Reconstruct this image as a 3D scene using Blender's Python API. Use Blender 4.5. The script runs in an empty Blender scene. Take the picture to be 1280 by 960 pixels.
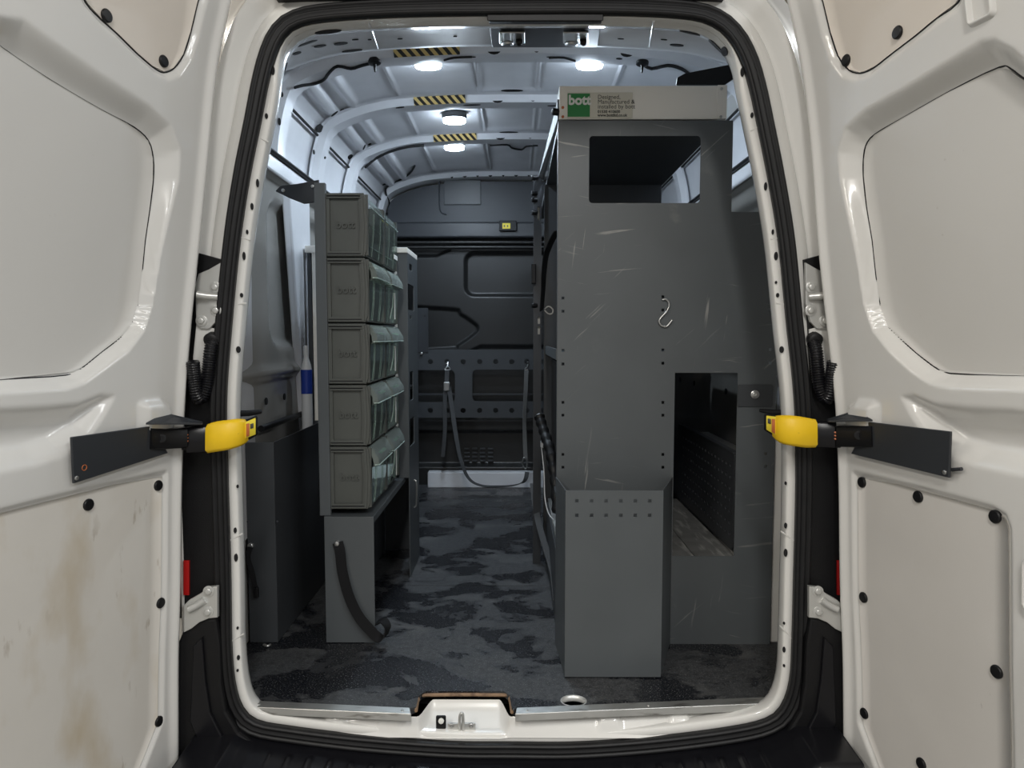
import bpy, bmesh, math, random
import numpy as np
from mathutils import Vector, Matrix
random.seed(4)
SC = bpy.context.scene
COL = SC.collection
# ------------------------------------------------------------------ camera
F, PITCH, YAW = 880.0, math.radians(3.8), math.radians(0.26)
CAM = np.array([0.0, -1.97, 1.03])
cd = bpy.data.cameras.new('camera'); cam = bpy.data.objects.new('camera', cd); COL.objects.link(cam)
cam.location = CAM; cam.rotation_euler = (math.pi/2-PITCH, 0, YAW)
cd.sensor_fit = 'HORIZONTAL'; cd.sensor_width = 36; cd.lens = 36*F/1280; cd.clip_start = 0.05
SC.camera = cam
# ------------------------------------------------------------------ world, light, exposure
SC.view_settings.view_transform = 'Standard'; SC.view_settings.look = 'None'
SC.view_settings.gamma = 1; SC.view_settings.use_curve_mapping = False
SC.view_settings.exposure = 0.80
w = bpy.data.worlds.new('world'); SC.world = w; w.use_nodes = True
w.node_tree.nodes['Background'].inputs[0].default_value = (1.0, 0.99, 0.97, 1)
w.node_tree.nodes['Background'].inputs[1].default_value = 0.30
def strip_lamp(x, y, z, sx, sy, power, col, name='workshop_tube'):
    l = bpy.data.lights.new(name, 'AREA'); l.shape = 'RECTANGLE'; l.size = sx; l.size_y = sy
    l.energy = power; l.color = col
    o = bpy.data.objects.new(name, l); COL.objects.link(o); o.location = (x, y, z)
    return o
WARM, COOL = (1.0, 0.945, 0.86), (.95, 0.98, 1.0)
for lx, lc in ((-2.1, WARM), (0.0, (1.0, 0.98, 0.94)), (2.1, COOL)):
    strip_lamp(lx, -3.4, 3.0, 0.25, 2.4, 50, lc)
strip_lamp(-2.3, 0.4, 3.0, 0.25, 2.4, 40, WARM); strip_lamp(2.3, 0.4, 3.0, 0.25, 2.4, 40, COOL)
LAMP_E = 135.0      # strength of the van's own ceiling lamps
# ------------------------------------------------------------------ picture -> place
def ray(px, py):
    x, y = (px-640)/F, (480-py)/F
    cp, sp, c, s = math.cos(PITCH), math.sin(PITCH), math.cos(YAW), math.sin(YAW)
    d = np.array([x, cp+y*sp, -sp+y*cp])
    return np.array([c*d[0]-s*d[1], s*d[0]+c*d[1], d[2]])
def atY(px, py, Y): d = ray(px, py); return CAM+(Y-CAM[1])/d[1]*d
def atZ(px, py, Z): d = ray(px, py); return CAM+(Z-CAM[2])/d[2]*d
def atX(px, py, X): d = ray(px, py); return CAM+(X-CAM[0])/d[0]*d
def xz(px, py, Y): p = atY(px, py, Y); return (float(p[0]), float(p[2]))
# ------------------------------------------------------------------ materials
def mat(name, col, rough=0.5, metal=0.0, var=0.0, vs=8.0, bump=0.0, bs=200.0, coat=0.0, spec=0.5, emit=0.0, alpha=1.0):
    m = bpy.data.materials.new(name); m.use_nodes = True
    nt = m.node_tree; n = nt.nodes; b = n['Principled BSDF']
    b.inputs['Base Color'].default_value = (*col, 1); b.inputs['Roughness'].default_value = rough
    b.inputs['Metallic'].default_value = metal; b.inputs['Specular IOR Level'].default_value = spec
    b.inputs['Coat Weight'].default_value = coat; b.inputs['Coat Roughness'].default_value = 0.06
    b.inputs['Alpha'].default_value = alpha
    if emit:
        b.inputs['Emission Color'].default_value = (*col, 1); b.inputs['Emission Strength'].default_value = emit
    tc = n.new('ShaderNodeTexCoord')
    if var:
        t = n.new('ShaderNodeTexNoise'); t.inputs['Scale'].default_value = vs; t.inputs['Detail'].default_value = 6
        nt.links.new(tc.outputs['Object'], t.inputs['Vector'])
        r = n.new('ShaderNodeMapRange'); r.inputs[1].default_value = .3; r.inputs[2].default_value = .7
        r.inputs[3].default_value = 1-var; r.inputs[4].default_value = 1+var
        nt.links.new(t.outputs['Fac'], r.inputs[0])
        x = n.new('ShaderNodeMix'); x.data_type = 'RGBA'; x.blend_type = 'MULTIPLY'; x.inputs[0].default_value = 1
        x.inputs[6].default_value = (*col, 1); nt.links.new(r.outputs[0], x.inputs[7])
        nt.links.new(x.outputs[2], b.inputs['Base Color'])
    if bump:
        t = n.new('ShaderNodeTexNoise'); t.inputs['Scale'].default_value = bs; t.inputs['Detail'].default_value = 3
        nt.links.new(tc.outputs['Object'], t.inputs['Vector'])
        u = n.new('ShaderNodeBump'); u.inputs['Strength'].default_value = bump; u.inputs['Distance'].default_value = .002
        nt.links.new(t.outputs['Fac'], u.inputs['Height']); nt.links.new(u.outputs[0], b.inputs['Normal'])
    return m
def wear(m, col, scale, lo, hi, stretch=(1, 1, 1), rough=None, detail=8, distort=0.0, mask=None, nr=.5, turn=None):
    """blend a second colour (stains, scratches, wet patches with a shape of their own) over material m"""
    nt = m.node_tree; n = nt.nodes; b = n['Principled BSDF']
    tc = n.new('ShaderNodeTexCoord'); mp = n.new('ShaderNodeMapping'); mp.inputs['Scale'].default_value = stretch
    src = tc.outputs['Object']
    if turn is not None:
        m0 = n.new('ShaderNodeMapping'); m0.inputs['Rotation'].default_value = (0, turn, 0); nt.links.new(src, m0.inputs[0]); src = m0.outputs[0]
    nt.links.new(src, mp.inputs[0])
    t = n.new('ShaderNodeTexNoise'); t.inputs['Scale'].default_value = scale; t.inputs['Detail'].default_value = detail
    t.inputs['Distortion'].default_value = distort; t.inputs['Roughness'].default_value = nr
    nt.links.new(mp.outputs[0], t.inputs['Vector'])
    r = n.new('ShaderNodeMapRange'); r.inputs[1].default_value = lo; r.inputs[2].default_value = hi
    nt.links.new(t.outputs['Fac'], r.inputs[0]); fac = r.outputs[0]
    if mask:
        t2 = n.new('ShaderNodeTexNoise'); t2.inputs['Scale'].default_value = mask[0]; t2.inputs['Detail'].default_value = 2
        nt.links.new(tc.outputs['Object'], t2.inputs['Vector'])
        r2 = n.new('ShaderNodeMapRange'); r2.inputs[1].default_value = mask[1]; r2.inputs[2].default_value = mask[2]
        nt.links.new(t2.outputs['Fac'], r2.inputs[0])
        mu = n.new('ShaderNodeMath'); mu.operation = 'MULTIPLY'
        nt.links.new(fac, mu.inputs[0]); nt.links.new(r2.outputs[0], mu.inputs[1]); fac = mu.outputs[0]
    x = n.new('ShaderNodeMix'); x.data_type = 'RGBA'; nt.links.new(fac, x.inputs[0])
    old = b.inputs['Base Color']
    if old.is_linked: nt.links.new(old.links[0].from_socket, x.inputs[6])
    else: x.inputs[6].default_value = old.default_value
    x.inputs[7].default_value = (*col, 1); nt.links.new(x.outputs[2], old)
    if rough is not None:
        y = n.new('ShaderNodeMix'); nt.links.new(fac, y.inputs[0])
        ro = b.inputs['Roughness']
        if ro.is_linked: nt.links.new(ro.links[0].from_socket, y.inputs[2])
        else: y.inputs[2].default_value = ro.default_value
        y.inputs[3].default_value = rough; nt.links.new(y.outputs[0], ro)
    return m
PAINT = mat('white_paint', (.76, .75, .72), .22, var=.02, vs=3, coat=.5)
DOORPAINT = mat('door_paint', (.70, .69, .665), .22, var=.02, vs=3, coat=.4)
ROOFPAINT = wear(mat('roof_paint', (.70, .71, .74), .32, var=.06, vs=6), (.72, .72, .72), 160, .66, .72, mask=(6, .5, .62))
HDRPAINT = mat('header_paint', (.52, .52, .53), .55, var=.05, vs=6)
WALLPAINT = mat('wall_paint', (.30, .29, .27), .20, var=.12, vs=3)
WINPANEL = wear(mat('blank_panel', (.60, .587, .56), .42, var=.015, vs=3), (.40, .37, .33), 55, .70, .76, mask=(4, .55, .7))
LINING = wear(wear(mat('hardboard', (.68, .65, .60), .55, var=.03, vs=5), (.52, .44, .32), 4.5, .53, .76, stretch=(1.4, 1.4, .7)),
              (.34, .28, .21), 30, .63, .70, stretch=(1.2, 1.2, .35), mask=(3.2, .48, .60))
LINING2 = wear(wear(mat('hardboard_clean', (.66, .635, .60), .55, var=.03, vs=5), (.52, .46, .38), 5, .66, .82),
               (.20, .17, .14), 26, .72, .77, stretch=(1, 1, .5), mask=(4, .56, .64))
LININGT = mat('hardboard_warm', (.70, .64, .57), .5, var=.02, vs=5)
RUBBER = mat('rubber', (.010, .010, .011), .5, var=.2, vs=30, spec=.35)
BLKPLASTIC = mat('black_plastic', (.007, .007, .008), .42, bump=.25, bs=400, spec=.3)
BLKGLOSS = mat('black_gloss', (.007, .007, .009), .28, spec=.35)
RACKC = mat('rack_grey_plain', (.080, .089, .095), .42, var=.06, vs=5, bump=.06, bs=500)
RACK = mat('rack_grey', (.086, .095, .101), .42, var=.06, vs=5, bump=.06, bs=500)
for tr, sc, msk in ((.10, 26, (2.4, .46, .58)), (-.22, 30, (2.9, .48, .60)), (1.45, 30, (3.3, .50, .62)), (.75, 34, (3.6, .52, .64))):
    wear(RACK, (.25, .25, .24), sc, .655, .70, stretch=(.13, 1, 2.6), mask=msk, turn=tr)
wear(RACK, (.17, .17, .165), 9, .62, .75, mask=(2.0, .5, .65))
RACKD = mat('rack_dark', (.045, .049, .054), .45, var=.06, vs=6)
STEEL = mat('steel_plate', (.030, .033, .038), .40, var=.08, vs=6)
BINGREY = mat('bin_plastic', (.078, .083, .076), .45, var=.05, vs=12)
BULK = mat('bulkhead_black', (.020, .020, .020), .38, bump=.1, bs=300)
BULKU = mat('bulkhead_grey', (.040, .044, .051), .5, var=.05, vs=6)
ALU = wear(mat('aluminium', (.52, .52, .50), .38, metal=.85, var=.1, vs=12), (.22, .21, .19), 60, .58, .72, stretch=(.2, 1, 1))
SILVER = mat('silver_panel', (.90, .87, .80), .42, var=.02, vs=4)
FASCIA = mat('fascia_grey', (.16, .17, .18), .5, var=.05, vs=5)
SCREW = mat('screw', (.55, .55, .54), .3, metal=.9)
ZINC = mat('zinc', (.60, .60, .58), .33, metal=.5)
DARK = mat('dark_gap', (.006, .006, .007), .8)
WEBB = mat('webbing', (.010, .010, .011), .75, bump=.6, bs=900, spec=.2)
WEBG = mat('webbing_grey', (.055, .057, .060), .7, bump=.6, bs=900)
YELLOW = wear(mat('yellow_grip', (.90, .58, .012), .45, var=.04, vs=20), (.55, .33, .02), 40, .64, .75)
YELST = mat('yellow_sticker', (.85, .68, .05), .5)
ORANGE = mat('orange_spring', (.55, .16, .05), .4)
GREEN = mat('logo_green', (.035, .24, .07), .5)
CREAM = mat('sticker_cream', (.70, .67, .57), .5)
WHITE = mat('print_white', (.80, .80, .76), .5)
INK = mat('print_dark', (.07, .07, .06), .5)
WOOD = wear(mat('plywood', (.24, .15, .085), .7, var=.2, vs=40), (.12, .07, .04), 50, .5, .7)
PLANK = wear(mat('worn_board', (.17, .17, .165), .7, var=.2, vs=14), (.36, .36, .34), 16, .52, .68, stretch=(3, .5, 1))
RED = mat('tail_red', (.45, .01, .01), .2)
BLUE = mat('label_blue', (.02, .05, .32), .4)
PLW = mat('bottle_white', (.62, .64, .66), .35)
CONC = mat('concrete', (.20, .19, .17), .8, var=.15, vs=4)
SOFFIT = mat('workshop_soffit', (.40, .35, .28), .8, var=.05, vs=2)
FLOORM = wear(wear(wear(mat('floor_matting', (.040, .042, .045), .62, var=.45, vs=55, bump=.5, bs=260), (.082, .083, .083), 3.2, .52, .66, stretch=(1, 1.6, 1), detail=10),
              (.007, .008, .011), 3.6, .480, .530, stretch=(1, 1.3, 1), rough=.26, detail=10, distort=.35, nr=.60),
              (.13, .13, .13), 210, .57, .67)
def clear_mat(name='clear_plastic', share=.06):
    m = bpy.data.materials.new(name); m.use_nodes = True; nt = m.node_tree; n = nt.nodes; n.clear()
    o = n.new('ShaderNodeOutputMaterial'); t = n.new('ShaderNodeBsdfTransparent'); t.inputs[0].default_value = (.90, .94, .92, 1)
    g = n.new('ShaderNodeBsdfGlossy'); g.inputs['Color'].default_value = (.75, .9, .84, 1); g.inputs['Roughness'].default_value = .08
    d = n.new('ShaderNodeBsdfDiffuse'); d.inputs[0].default_value = (.70, .80, .75, 1)
    fr = n.new('ShaderNodeFresnel'); fr.inputs[0].default_value = 1.5
    a = n.new('ShaderNodeMixShader'); b = n.new('ShaderNodeMixShader'); b.inputs[0].default_value = share
    nt.links.new(fr.outputs[0], a.inputs[0]); nt.links.new(t.outputs[0], a.inputs[1]); nt.links.new(g.outputs[0], a.inputs[2])
    nt.links.new(a.outputs[0], b.inputs[1]); nt.links.new(d.outputs[0], b.inputs[2]); nt.links.new(b.outputs[0], o.inputs[0])
    return m
CLEAR = clear_mat()
CLEARLIP = clear_mat('clear_plastic_lip', .17)
CLEAREDGE = mat('clear_edge', (.50, .62, .57), .2)
def hazard_mat():
    m = mat('hazard_tape', (.78, .60, .22), .5); nt = m.node_tree; n = nt.nodes; b = n['Principled BSDF']
    tc = n.new('ShaderNodeTexCoord'); s = n.new('ShaderNodeSeparateXYZ'); nt.links.new(tc.outputs['Object'], s.inputs[0])
    a = n.new('ShaderNodeMath'); a.operation = 'SUBTRACT'; nt.links.new(s.outputs[0], a.inputs[0]); nt.links.new(s.outputs[1], a.inputs[1])
    k = n.new('ShaderNodeMath'); k.operation = 'MULTIPLY'; k.inputs[1].default_value = 1/.034; nt.links.new(a.outputs[0], k.inputs[0])
    f = n.new('ShaderNodeMath'); f.operation = 'FRACT'; nt.links.new(k.outputs[0], f.inputs[0])
    g = n.new('ShaderNodeMath'); g.operation = 'GREATER_THAN'; g.inputs[1].default_value = .5; nt.links.new(f.outputs[0], g.inputs[0])
    x = n.new('ShaderNodeMix'); x.data_type = 'RGBA'; nt.links.new(g.outputs[0], x.inputs[0])
    x.inputs[6].default_value = (.70, .52, .20, 1); x.inputs[7].default_value = (.02, .02, .02, 1)
    nt.links.new(x.outputs[2], b.inputs['Base Color']); return m
HAZ = hazard_mat()
LENS = mat('lamp_lens', (.74, .87, 1.0), .3, emit=LAMP_E*1.5)
LENSRIM = mat('lamp_rim', (.74, .87, 1.0), .3, emit=55)
# ------------------------------------------------------------------ object helpers
def tag(o, label=None, cat=None, group=None, kind=None):
    for k, v in (('label', label), ('category', cat), ('group', group), ('kind', kind)):
        if v: o[k] = v
    return o
def link(name, me, m, parent=None, smooth=False):
    o = bpy.data.objects.new(name, me); COL.objects.link(o)
    if m is not None and not me.materials: me.materials.append(m)
    if parent: o.parent = parent
    if smooth:
        for p in me.polygons: p.use_smooth = True
    return o
def thing(name, label, cat, loc=(0, 0, 0), group=None, kind=None):
    o = bpy.data.objects.new(name, None); COL.objects.link(o); o.empty_display_size = .05
    return tag(o, label, cat, group, kind)
def raw(name, v, f, m, parent=None, smooth=False, weld=False, angle=None):
    me = bpy.data.meshes.new(name); me.from_pydata([tuple(map(float, p)) for p in v], [], [tuple(map(int, q)) for q in f]); me.update()
    bm = bmesh.new(); bm.from_mesh(me)
    if weld: bmesh.ops.remove_doubles(bm, verts=bm.verts, dist=1e-5)
    bmesh.ops.recalc_face_normals(bm, faces=bm.faces); bm.to_mesh(me); bm.free()
    o = link(name, me, m, parent, smooth)
    if angle: 
        for p in me.polygons: p.use_smooth = True
        me.set_sharp_from_angle(angle=math.radians(angle))
    return o
def box(name, lo, hi, m, parent=None, bev=.003, rot=None, pivot=None):
    bm = bmesh.new(); bmesh.ops.create_cube(bm, size=1)
    c = [(a+b)/2 for a, b in zip(lo, hi)]; s = [abs(b-a) for a, b in zip(lo, hi)]
    for v in bm.verts: v.co = Vector((v.co.x*s[0], v.co.y*s[1], v.co.z*s[2]))
    bev = min(bev, min(s)*.35)
    if bev > 0: bmesh.ops.bevel(bm, geom=bm.edges[:], offset=bev, segments=2, affect='EDGES', profile=.5)
    for v in bm.verts: v.co += Vector(c)
    if rot:
        p = Vector(pivot or c); R = Matrix.Rotation(rot[1], 3, rot[0])
        for v in bm.verts: v.co = R @ (v.co-p)+p
    me = bpy.data.meshes.new(name); bm.to_mesh(me); bm.free()
    return link(name, me, m, parent)
def hexa(name, p8, m, parent=None, bev=.002):
    """box from eight corners: bottom loop of four, top loop of four"""
    bm = bmesh.new(); v = [bm.verts.new(tuple(map(float, p))) for p in p8]
    for q in ((3, 2, 1, 0), (4, 5, 6, 7), (0, 1, 5, 4), (1, 2, 6, 5), (2, 3, 7, 6), (3, 0, 4, 7)): bm.faces.new([v[i] for i in q])
    bmesh.ops.recalc_face_normals(bm, faces=bm.faces)
    if bev: bmesh.ops.bevel(bm, geom=bm.edges[:], offset=bev, segments=2, affect='EDGES', profile=.5)
    me = bpy.data.meshes.new(name); bm.to_mesh(me); bm.free()
    return link(name, me, m, parent)
def plate(name, outer, holes, fn, t, m, parent=None, bevel=0.0):
    """flat sheet of thickness t with real holes; fn maps (a, b, c) -> place"""
    cu = bpy.data.curves.new(name, 'CURVE'); cu.dimensions = '2D'; cu.fill_mode = 'BOTH'; cu.extrude = t/2-bevel
    cu.bevel_depth = bevel; cu.bevel_resolution = 1
    for lp in [outer]+list(holes):
        s = cu.splines.new('POLY'); s.points.add(len(lp)-1); s.use_cyclic_u = True
        for p, q in zip(s.points, lp): p.co = (q[0], q[1], 0, 1)
    ob = bpy.data.objects.new(name, cu); COL.objects.link(ob)
    me = bpy.data.meshes.new_from_object(ob.evaluated_get(bpy.context.evaluated_depsgraph_get()))
    bpy.data.objects.remove(ob); bpy.data.curves.remove(cu)
    bm = bmesh.new(); bm.from_mesh(me); bmesh.ops.remove_doubles(bm, verts=bm.verts, dist=1e-5)
    for v in bm.verts: v.co = Vector(tuple(map(float, fn(v.co.x, v.co.y, v.co.z))))
    bmesh.ops.recalc_face_normals(bm, faces=bm.faces); bm.to_mesh(me); bm.free(); me.materials.clear(); me.name = name
    for p in me.polygons: p.use_smooth = False
    return link(name, me, m, parent)
def fY(Y): return lambda a, b, c: (a, Y+c, b)       # sheet facing along the van
def fX(X): return lambda a, b, c: (X+c, a, b)       # sheet facing across
def fZ(Z): return lambda a, b, c: (a, b, Z+c)
def rrect(x0, y0, x1, y1, r, n=5):
    p = []
    for cx, cy, a0 in ((x1-r, y1-r, 0), (x0+r, y1-r, 90), (x0+r, y0+r, 180), (x1-r, y0+r, 270)):
        for k in range(n+1):
            a = math.radians(a0+90*k/n); p.append((cx+r*math.cos(a), cy+r*math.sin(a)))
    return p
def circ(x, y, r, n=14): return [(x+r*math.cos(2*math.pi*k/n), y+r*math.sin(2*math.pi*k/n)) for k in range(n)]
def sq(x, y, s): return [(x-s, y-s), (x+s, y-s), (x+s, y+s), (x-s, y+s)]
def crom(pts, per=8, closed=False):
    P = [np.array(p, float) for p in pts]; n = len(P); out = []
    rng = range(n) if closed else range(n-1)
    for i in rng:
        a, b, c, d = (P[(i-1) % n], P[i], P[(i+1) % n], P[(i+2) % n]) if closed else (P[max(i-1, 0)], P[i], P[i+1], P[min(i+2, n-1)])
        for k in range(per):
            t = k/per; out.append(.5*(2*b+(c-a)*t+(2*a-5*b+4*c-d)*t*t+(3*b-a-3*c+d)*t**3))
    if not closed: out.append(P[-1])
    return out
def resample(pts, n, closed=False):
    P = np.array(pts, float); Q = np.vstack([P, P[:1]]) if closed else P
    s = np.concatenate([[0], np.cumsum(np.linalg.norm(np.diff(Q, axis=0), axis=1))])
    t = np.linspace(0, s[-1], n+1)[:-1] if closed else np.linspace(0, s[-1], n)
    return np.stack([np.interp(t, s, Q[:, k]) for k in range(Q.shape[1])], 1)
def loft(name, loops, m, parent=None, closed=False, cap=False, ring=False, smooth=True, angle=None):
    """surface through loops; closed: every loop is cyclic; ring: last loop joins the first"""
    n = len(loops[0]); v = [p for lp in loops for p in lp]; f = []; L = len(loops)
    for i in range(L if ring else L-1):
        j = (i+1) % L
        for k in range(n if closed else n-1):
            q = (k+1) % n; f.append((i*n+k, i*n+q, j*n+q, j*n+k))
    if cap: f.append(tuple(range(n))[::-1]); f.append(tuple((L-1)*n+k for k in range(n)))
    return raw(name, v, f, m, parent, smooth, angle=angle)
def tube(name, pts, r, m, parent=None, n=8, per=6, closed=False):
    P = crom(pts, per, closed) if per else [np.array(p, float) for p in pts]
    P = [Vector(tuple(map(float, p))) for p in P]; loops = []; N = len(P)
    up = Vector((0, 0, 1))
    t0 = (P[1]-P[0]).normalized()
    if abs(t0.dot(up)) > .95: up = Vector((1, 0, 0))
    u = t0.cross(up).normalized()
    for i in range(N):
        t = ((P[(i+1) % N]-P[i-1]) if closed else (P[min(i+1, N-1)]-P[max(i-1, 0)])).normalized()
        u = (u-t*u.dot(t)).normalized(); w_ = t.cross(u)
        rr = r(i/(N-1)) if callable(r) else r
        loops.append([P[i]+(u*math.cos(a)+w_*math.sin(a))*rr for a in [2*math.pi*k/n for k in range(n)]])
    return loft(name, loops, m, parent, True, not closed, closed, True, angle=50)
def strap(name, pts, width, wd, t, m, parent=None, per=8):
    """flat webbing along pts, its width along wd (vector or list of vectors)"""
    P = [Vector(tuple(map(float, p))) for p in crom(pts, per)]; loops = []; N = len(P)
    W = [Vector(x) for x in wd] if isinstance(wd[0], (tuple, list)) else [Vector(wd)]*2
    for i in range(N):
        tn = (P[min(i+1, N-1)]-P[max(i-1, 0)]).normalized()
        s = i/(N-1)*(len(W)-1); k = min(int(s), len(W)-2); d = W[k].lerp(W[k+1], s-k)
        d = (d-tn*d.dot(tn)).normalized(); nn = tn.cross(d)
        loops.append([P[i]+d*width/2+nn*t/2, P[i]-d*width/2+nn*t/2, P[i]-d*width/2-nn*t/2, P[i]+d*width/2-nn*t/2])
    return loft(name, loops, m, parent, True, True, False, False, angle=60)
def disc(name, c, nrm, r, h, m, parent=None, n=16, dome=.3, hole=None):
    """round head on a surface: lathe profile about nrm"""
    nv = Vector(nrm).normalized(); a = Vector((0, 0, 1)) if abs(nv.z) < .9 else Vector((1, 0, 0))
    u = nv.cross(a).normalized(); v_ = nv.cross(u); c = Vector(tuple(map(float, c)))
    prof = [(r, -h*.6), (r, h*(1-dome)), (r*.86, h*.9), (r*.5, h)]
    if hole: prof += [(r*hole, h), (r*hole*.8, h*.35)]
    loops = [[c+u*(q*math.cos(2*math.pi*k/n))+v_*(q*math.sin(2*math.pi*k/n))+nv*z for k in range(n)] for q, z in prof]
    return loft(name, loops, m, parent, True, True, False, False, angle=40)
def text(name, s, size, m, fn, parent=None, ext=.0006, bold=0.0, align='LEFT'):
    cu = bpy.data.curves.new(name, 'FONT'); cu.body = s; cu.size = size; cu.extrude = ext; cu.offset = bold; cu.align_x = align
    cu.resolution_u = 3
    ob = bpy.data.objects.new(name, cu); COL.objects.link(ob)
    me = bpy.data.meshes.new_from_object(ob.evaluated_get(bpy.context.evaluated_depsgraph_get()))
    bpy.data.objects.remove(ob); bpy.data.curves.remove(cu)
    for v in me.vertices: v.co = Vector(tuple(map(float, fn(v.co.x, v.co.y, v.co.z))))
    me.materials.clear(); me.name = name
    return link(name, me, m, parent)
def sdf(poly, X, Z):
    """signed distance to polygon, negative inside"""
    P = np.array(poly, float); d = np.full(X.shape, 1e9); s = np.ones(X.shape)
    for i in range(len(P)):
        a, b = P[i], P[i-1]; e = b-a; wx, wz = X-a[0], Z-a[1]
        t = np.clip((wx*e[0]+wz*e[1])/(e@e+1e-12), 0, 1)
        d = np.minimum(d, (wx-e[0]*t)**2+(wz-e[1]*t)**2)
        c1 = Z >= a[1]; c2 = Z < b[1]; c3 = e[0]*wz > e[1]*wx
        s = np.where((c1 & c2 & c3) | (~c1 & ~c2 & ~c3), -s, s)
    return s*np.sqrt(d)
def sstep(x): x = np.clip(x, 0, 1); return x*x*(3-2*x)
def grid(name, A, m, parent=None, back=None, angle=None):
    """surface from an (n, k, 3) array of points; back: offset vector closing it to a slab"""
    n, k = A.shape[:2]; v = A.reshape(-1, 3); idx = np.arange(n*k).reshape(n, k)
    q = np.stack([idx[:-1, :-1], idx[1:, :-1], idx[1:, 1:], idx[:-1, 1:]], -1).reshape(-1, 4)
    V, Q = [v], [q]
    if back is not None:
        B = A+np.array(back); ring = np.concatenate([idx[0, :], idx[1:, -1], idx[-1, -2::-1], idx[-2:0:-1, 0]])
        rb = B.reshape(-1, 3)[ring]; V.append(rb); o = n*k+np.arange(len(ring))
        Q.append(np.stack([ring, o, np.roll(o, -1), np.roll(ring, -1)], -1))
    V = np.vstack(V); Q = np.vstack(Q)
    me = bpy.data.meshes.new(name); me.from_pydata(V.tolist(), [], Q.tolist()); me.update()
    o = link(name, me, m, parent, True)
    if angle: me.set_sharp_from_angle(angle=math.radians(angle))
    return o
# ================================================================== SETTING
SY = -0.10            # plane of the door opening
GZ = -0.62            # ground below the van floor
o = box('ground', (-8, -8, GZ-.1), (8, 9, GZ), CONC, bev=0); tag(o, kind='structure')
o = box('ceiling', (-8, -8, 3.3), (8, 9, 3.4), SOFFIT, bev=0); tag(o, kind='structure')
for i in range(7):
    tag(box('roof_beam', (-8, -2+i*1.5, 3.12), (8, -1.85+i*1.5, 3.3), SOFFIT, o, bev=.01))
SEALPX = [(640, 9), (500, 11), (405, 17), (366, 26), (346, 44), (334, 72), (325, 108), (317, 150), (303, 220), (291, 300), (281, 400),
          (274, 500), (276, 600), (279, 700), (280, 760), (281, 810), (285, 855), (295, 888), (316, 908), (360, 917), (450, 928), (560, 936),
          (640, 937), (720, 937), (820, 930), (920, 917), (965, 905), (985, 886), (996, 852), (999, 800), (1001, 727), (1004, 600),
          (1002, 500), (992, 400), (982, 300), (969, 220), (955, 150), (946, 108), (935, 72), (918, 42), (893, 22), (855, 13), (770, 9)]
SEAL = resample(crom([xz(x, y, SY) for x, y in SEALPX], 8, True), 220, True)
def inward(P):
    T = np.roll(P, -3, 0)-np.roll(P, 3, 0); T /= np.linalg.norm(T, axis=1)[:, None]
    N = np.stack([-T[:, 1], T[:, 0]], 1); c = P.mean(0)
    if ((c-P)*N).sum() < 0: N = -N
    return N
SEALN = inward(SEAL)
TOPN = sstep((SEAL[:, 1]-1.66)/.16)      # 1 along the top edge, where the flange is shallower
def sring(o, y):
    k = .020+(o-.020)*(1-.97*TOPN) if o > .020 else np.full(len(SEAL), o)
    Q = SEAL+SEALN*k[:, None]; return [(q[0], y, q[1]) for q in Q]
# white frame flange round the opening
frame = loft('trim_1', [sring(a, SY+b) for a, b in ((-.012, .03), (.012, .016), (.020, .009), (.036, .011), (.0385, .013), (.040, .018), (.041, .040),
              (.036, .06), (.01, .10), (-.03, .12))], PAINT, closed=True, angle=50); tag(frame, kind='structure')
prof = [(-.021, .012), (-.023, -.006), (-.018, -.013), (-.012, -.012), (-.009, -.002), (-.005, -.014), (.002, -.018), (.006, -.004),
        (.009, -.013), (.015, -.014), (.019, -.004), (.017, .012)]
sl = loft('trim_2', [sring(a, SY+b) for a, b in prof], RUBBER, closed=True, ring=True); tag(sl, kind='structure')
# outer body jamb: white metal outside the rubber
jamb = loft('trim_3', [sring(a, SY+b) for a, b in ((-.015, .02), (-.032, .012), (-.060, .020), (-.068, .034), (-.080, .030), (-.098, .012), (-.118, .006),
             (-.13, .02), (-.135, .06), (-.20, .14), (-.36, .36), (-.38, 3.1), (.9, 3.1))], PAINT, closed=True, angle=60); tag(jamb, kind='structure')
# holes and pressed slots on the frame flange
def flange_mark(px, py, rx, rz, Y=SY+.008):
    c = xz(px, py, Y); lp = [(c[0]+rx*math.cos(a), c[1]+rz*math.sin(a)) for a in [2*math.pi*k/12 for k in range(12)]]
    plate('slot', lp, [], fY(Y), .003, DARK, frame)
for px, py, a, b in ((341, 88, .005, .012), (333, 145, .004, .007), (322, 229, .004, .011), (315, 258, .004, .009), (309, 290, .003, .006),
                     (305, 320, .004, .011), (302, 369, .004, .006), (298, 437, .006, .009), (297, 608, .003, .005), (294, 663, .004, .008),
                     (295, 697, .005, .011), (297, 785, .003, .004), (298, 822, .004, .007), (297, 838, .003, .004)):
    flange_mark(px, py, a, b)
for px, py, a, b in ((928, 90, .005, .012), (940, 144, .004, .007), (957, 233, .004, .011), (966, 290, .003, .007), (970, 320, .005, .011), (970, 353, .003, .004),
                     (972, 369, .004, .006), (977, 437, .006, .009), (982, 604, .003, .005), (982, 657, .004, .008), (982, 691, .005, .011),
                     (980, 779, .003, .004), (980, 812, .004, .008), (980, 832, .003, .004)):
    flange_mark(px, py, a, b)
for pts in (((287, 676), (303, 667)), ((289, 802), (305, 792)), ((301, 297), (313, 300)), ((294, 381), (308, 379)), ((324, 172), (336, 178))):
    tube('pressed_line', [atY(x, y, SY+.011) for x, y in pts], .0022, PAINT, frame, 6, 0)
for pts in (((976, 664), (992, 676)), ((975, 782), (989, 798)), ((963, 299), (976, 297)), ((970, 379), (983, 381)), ((938, 164), (949, 158))):
    tube('pressed_line', [atY(x, y, SY+.011) for x, y in pts], .0022, PAINT, frame, 6, 0)
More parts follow.
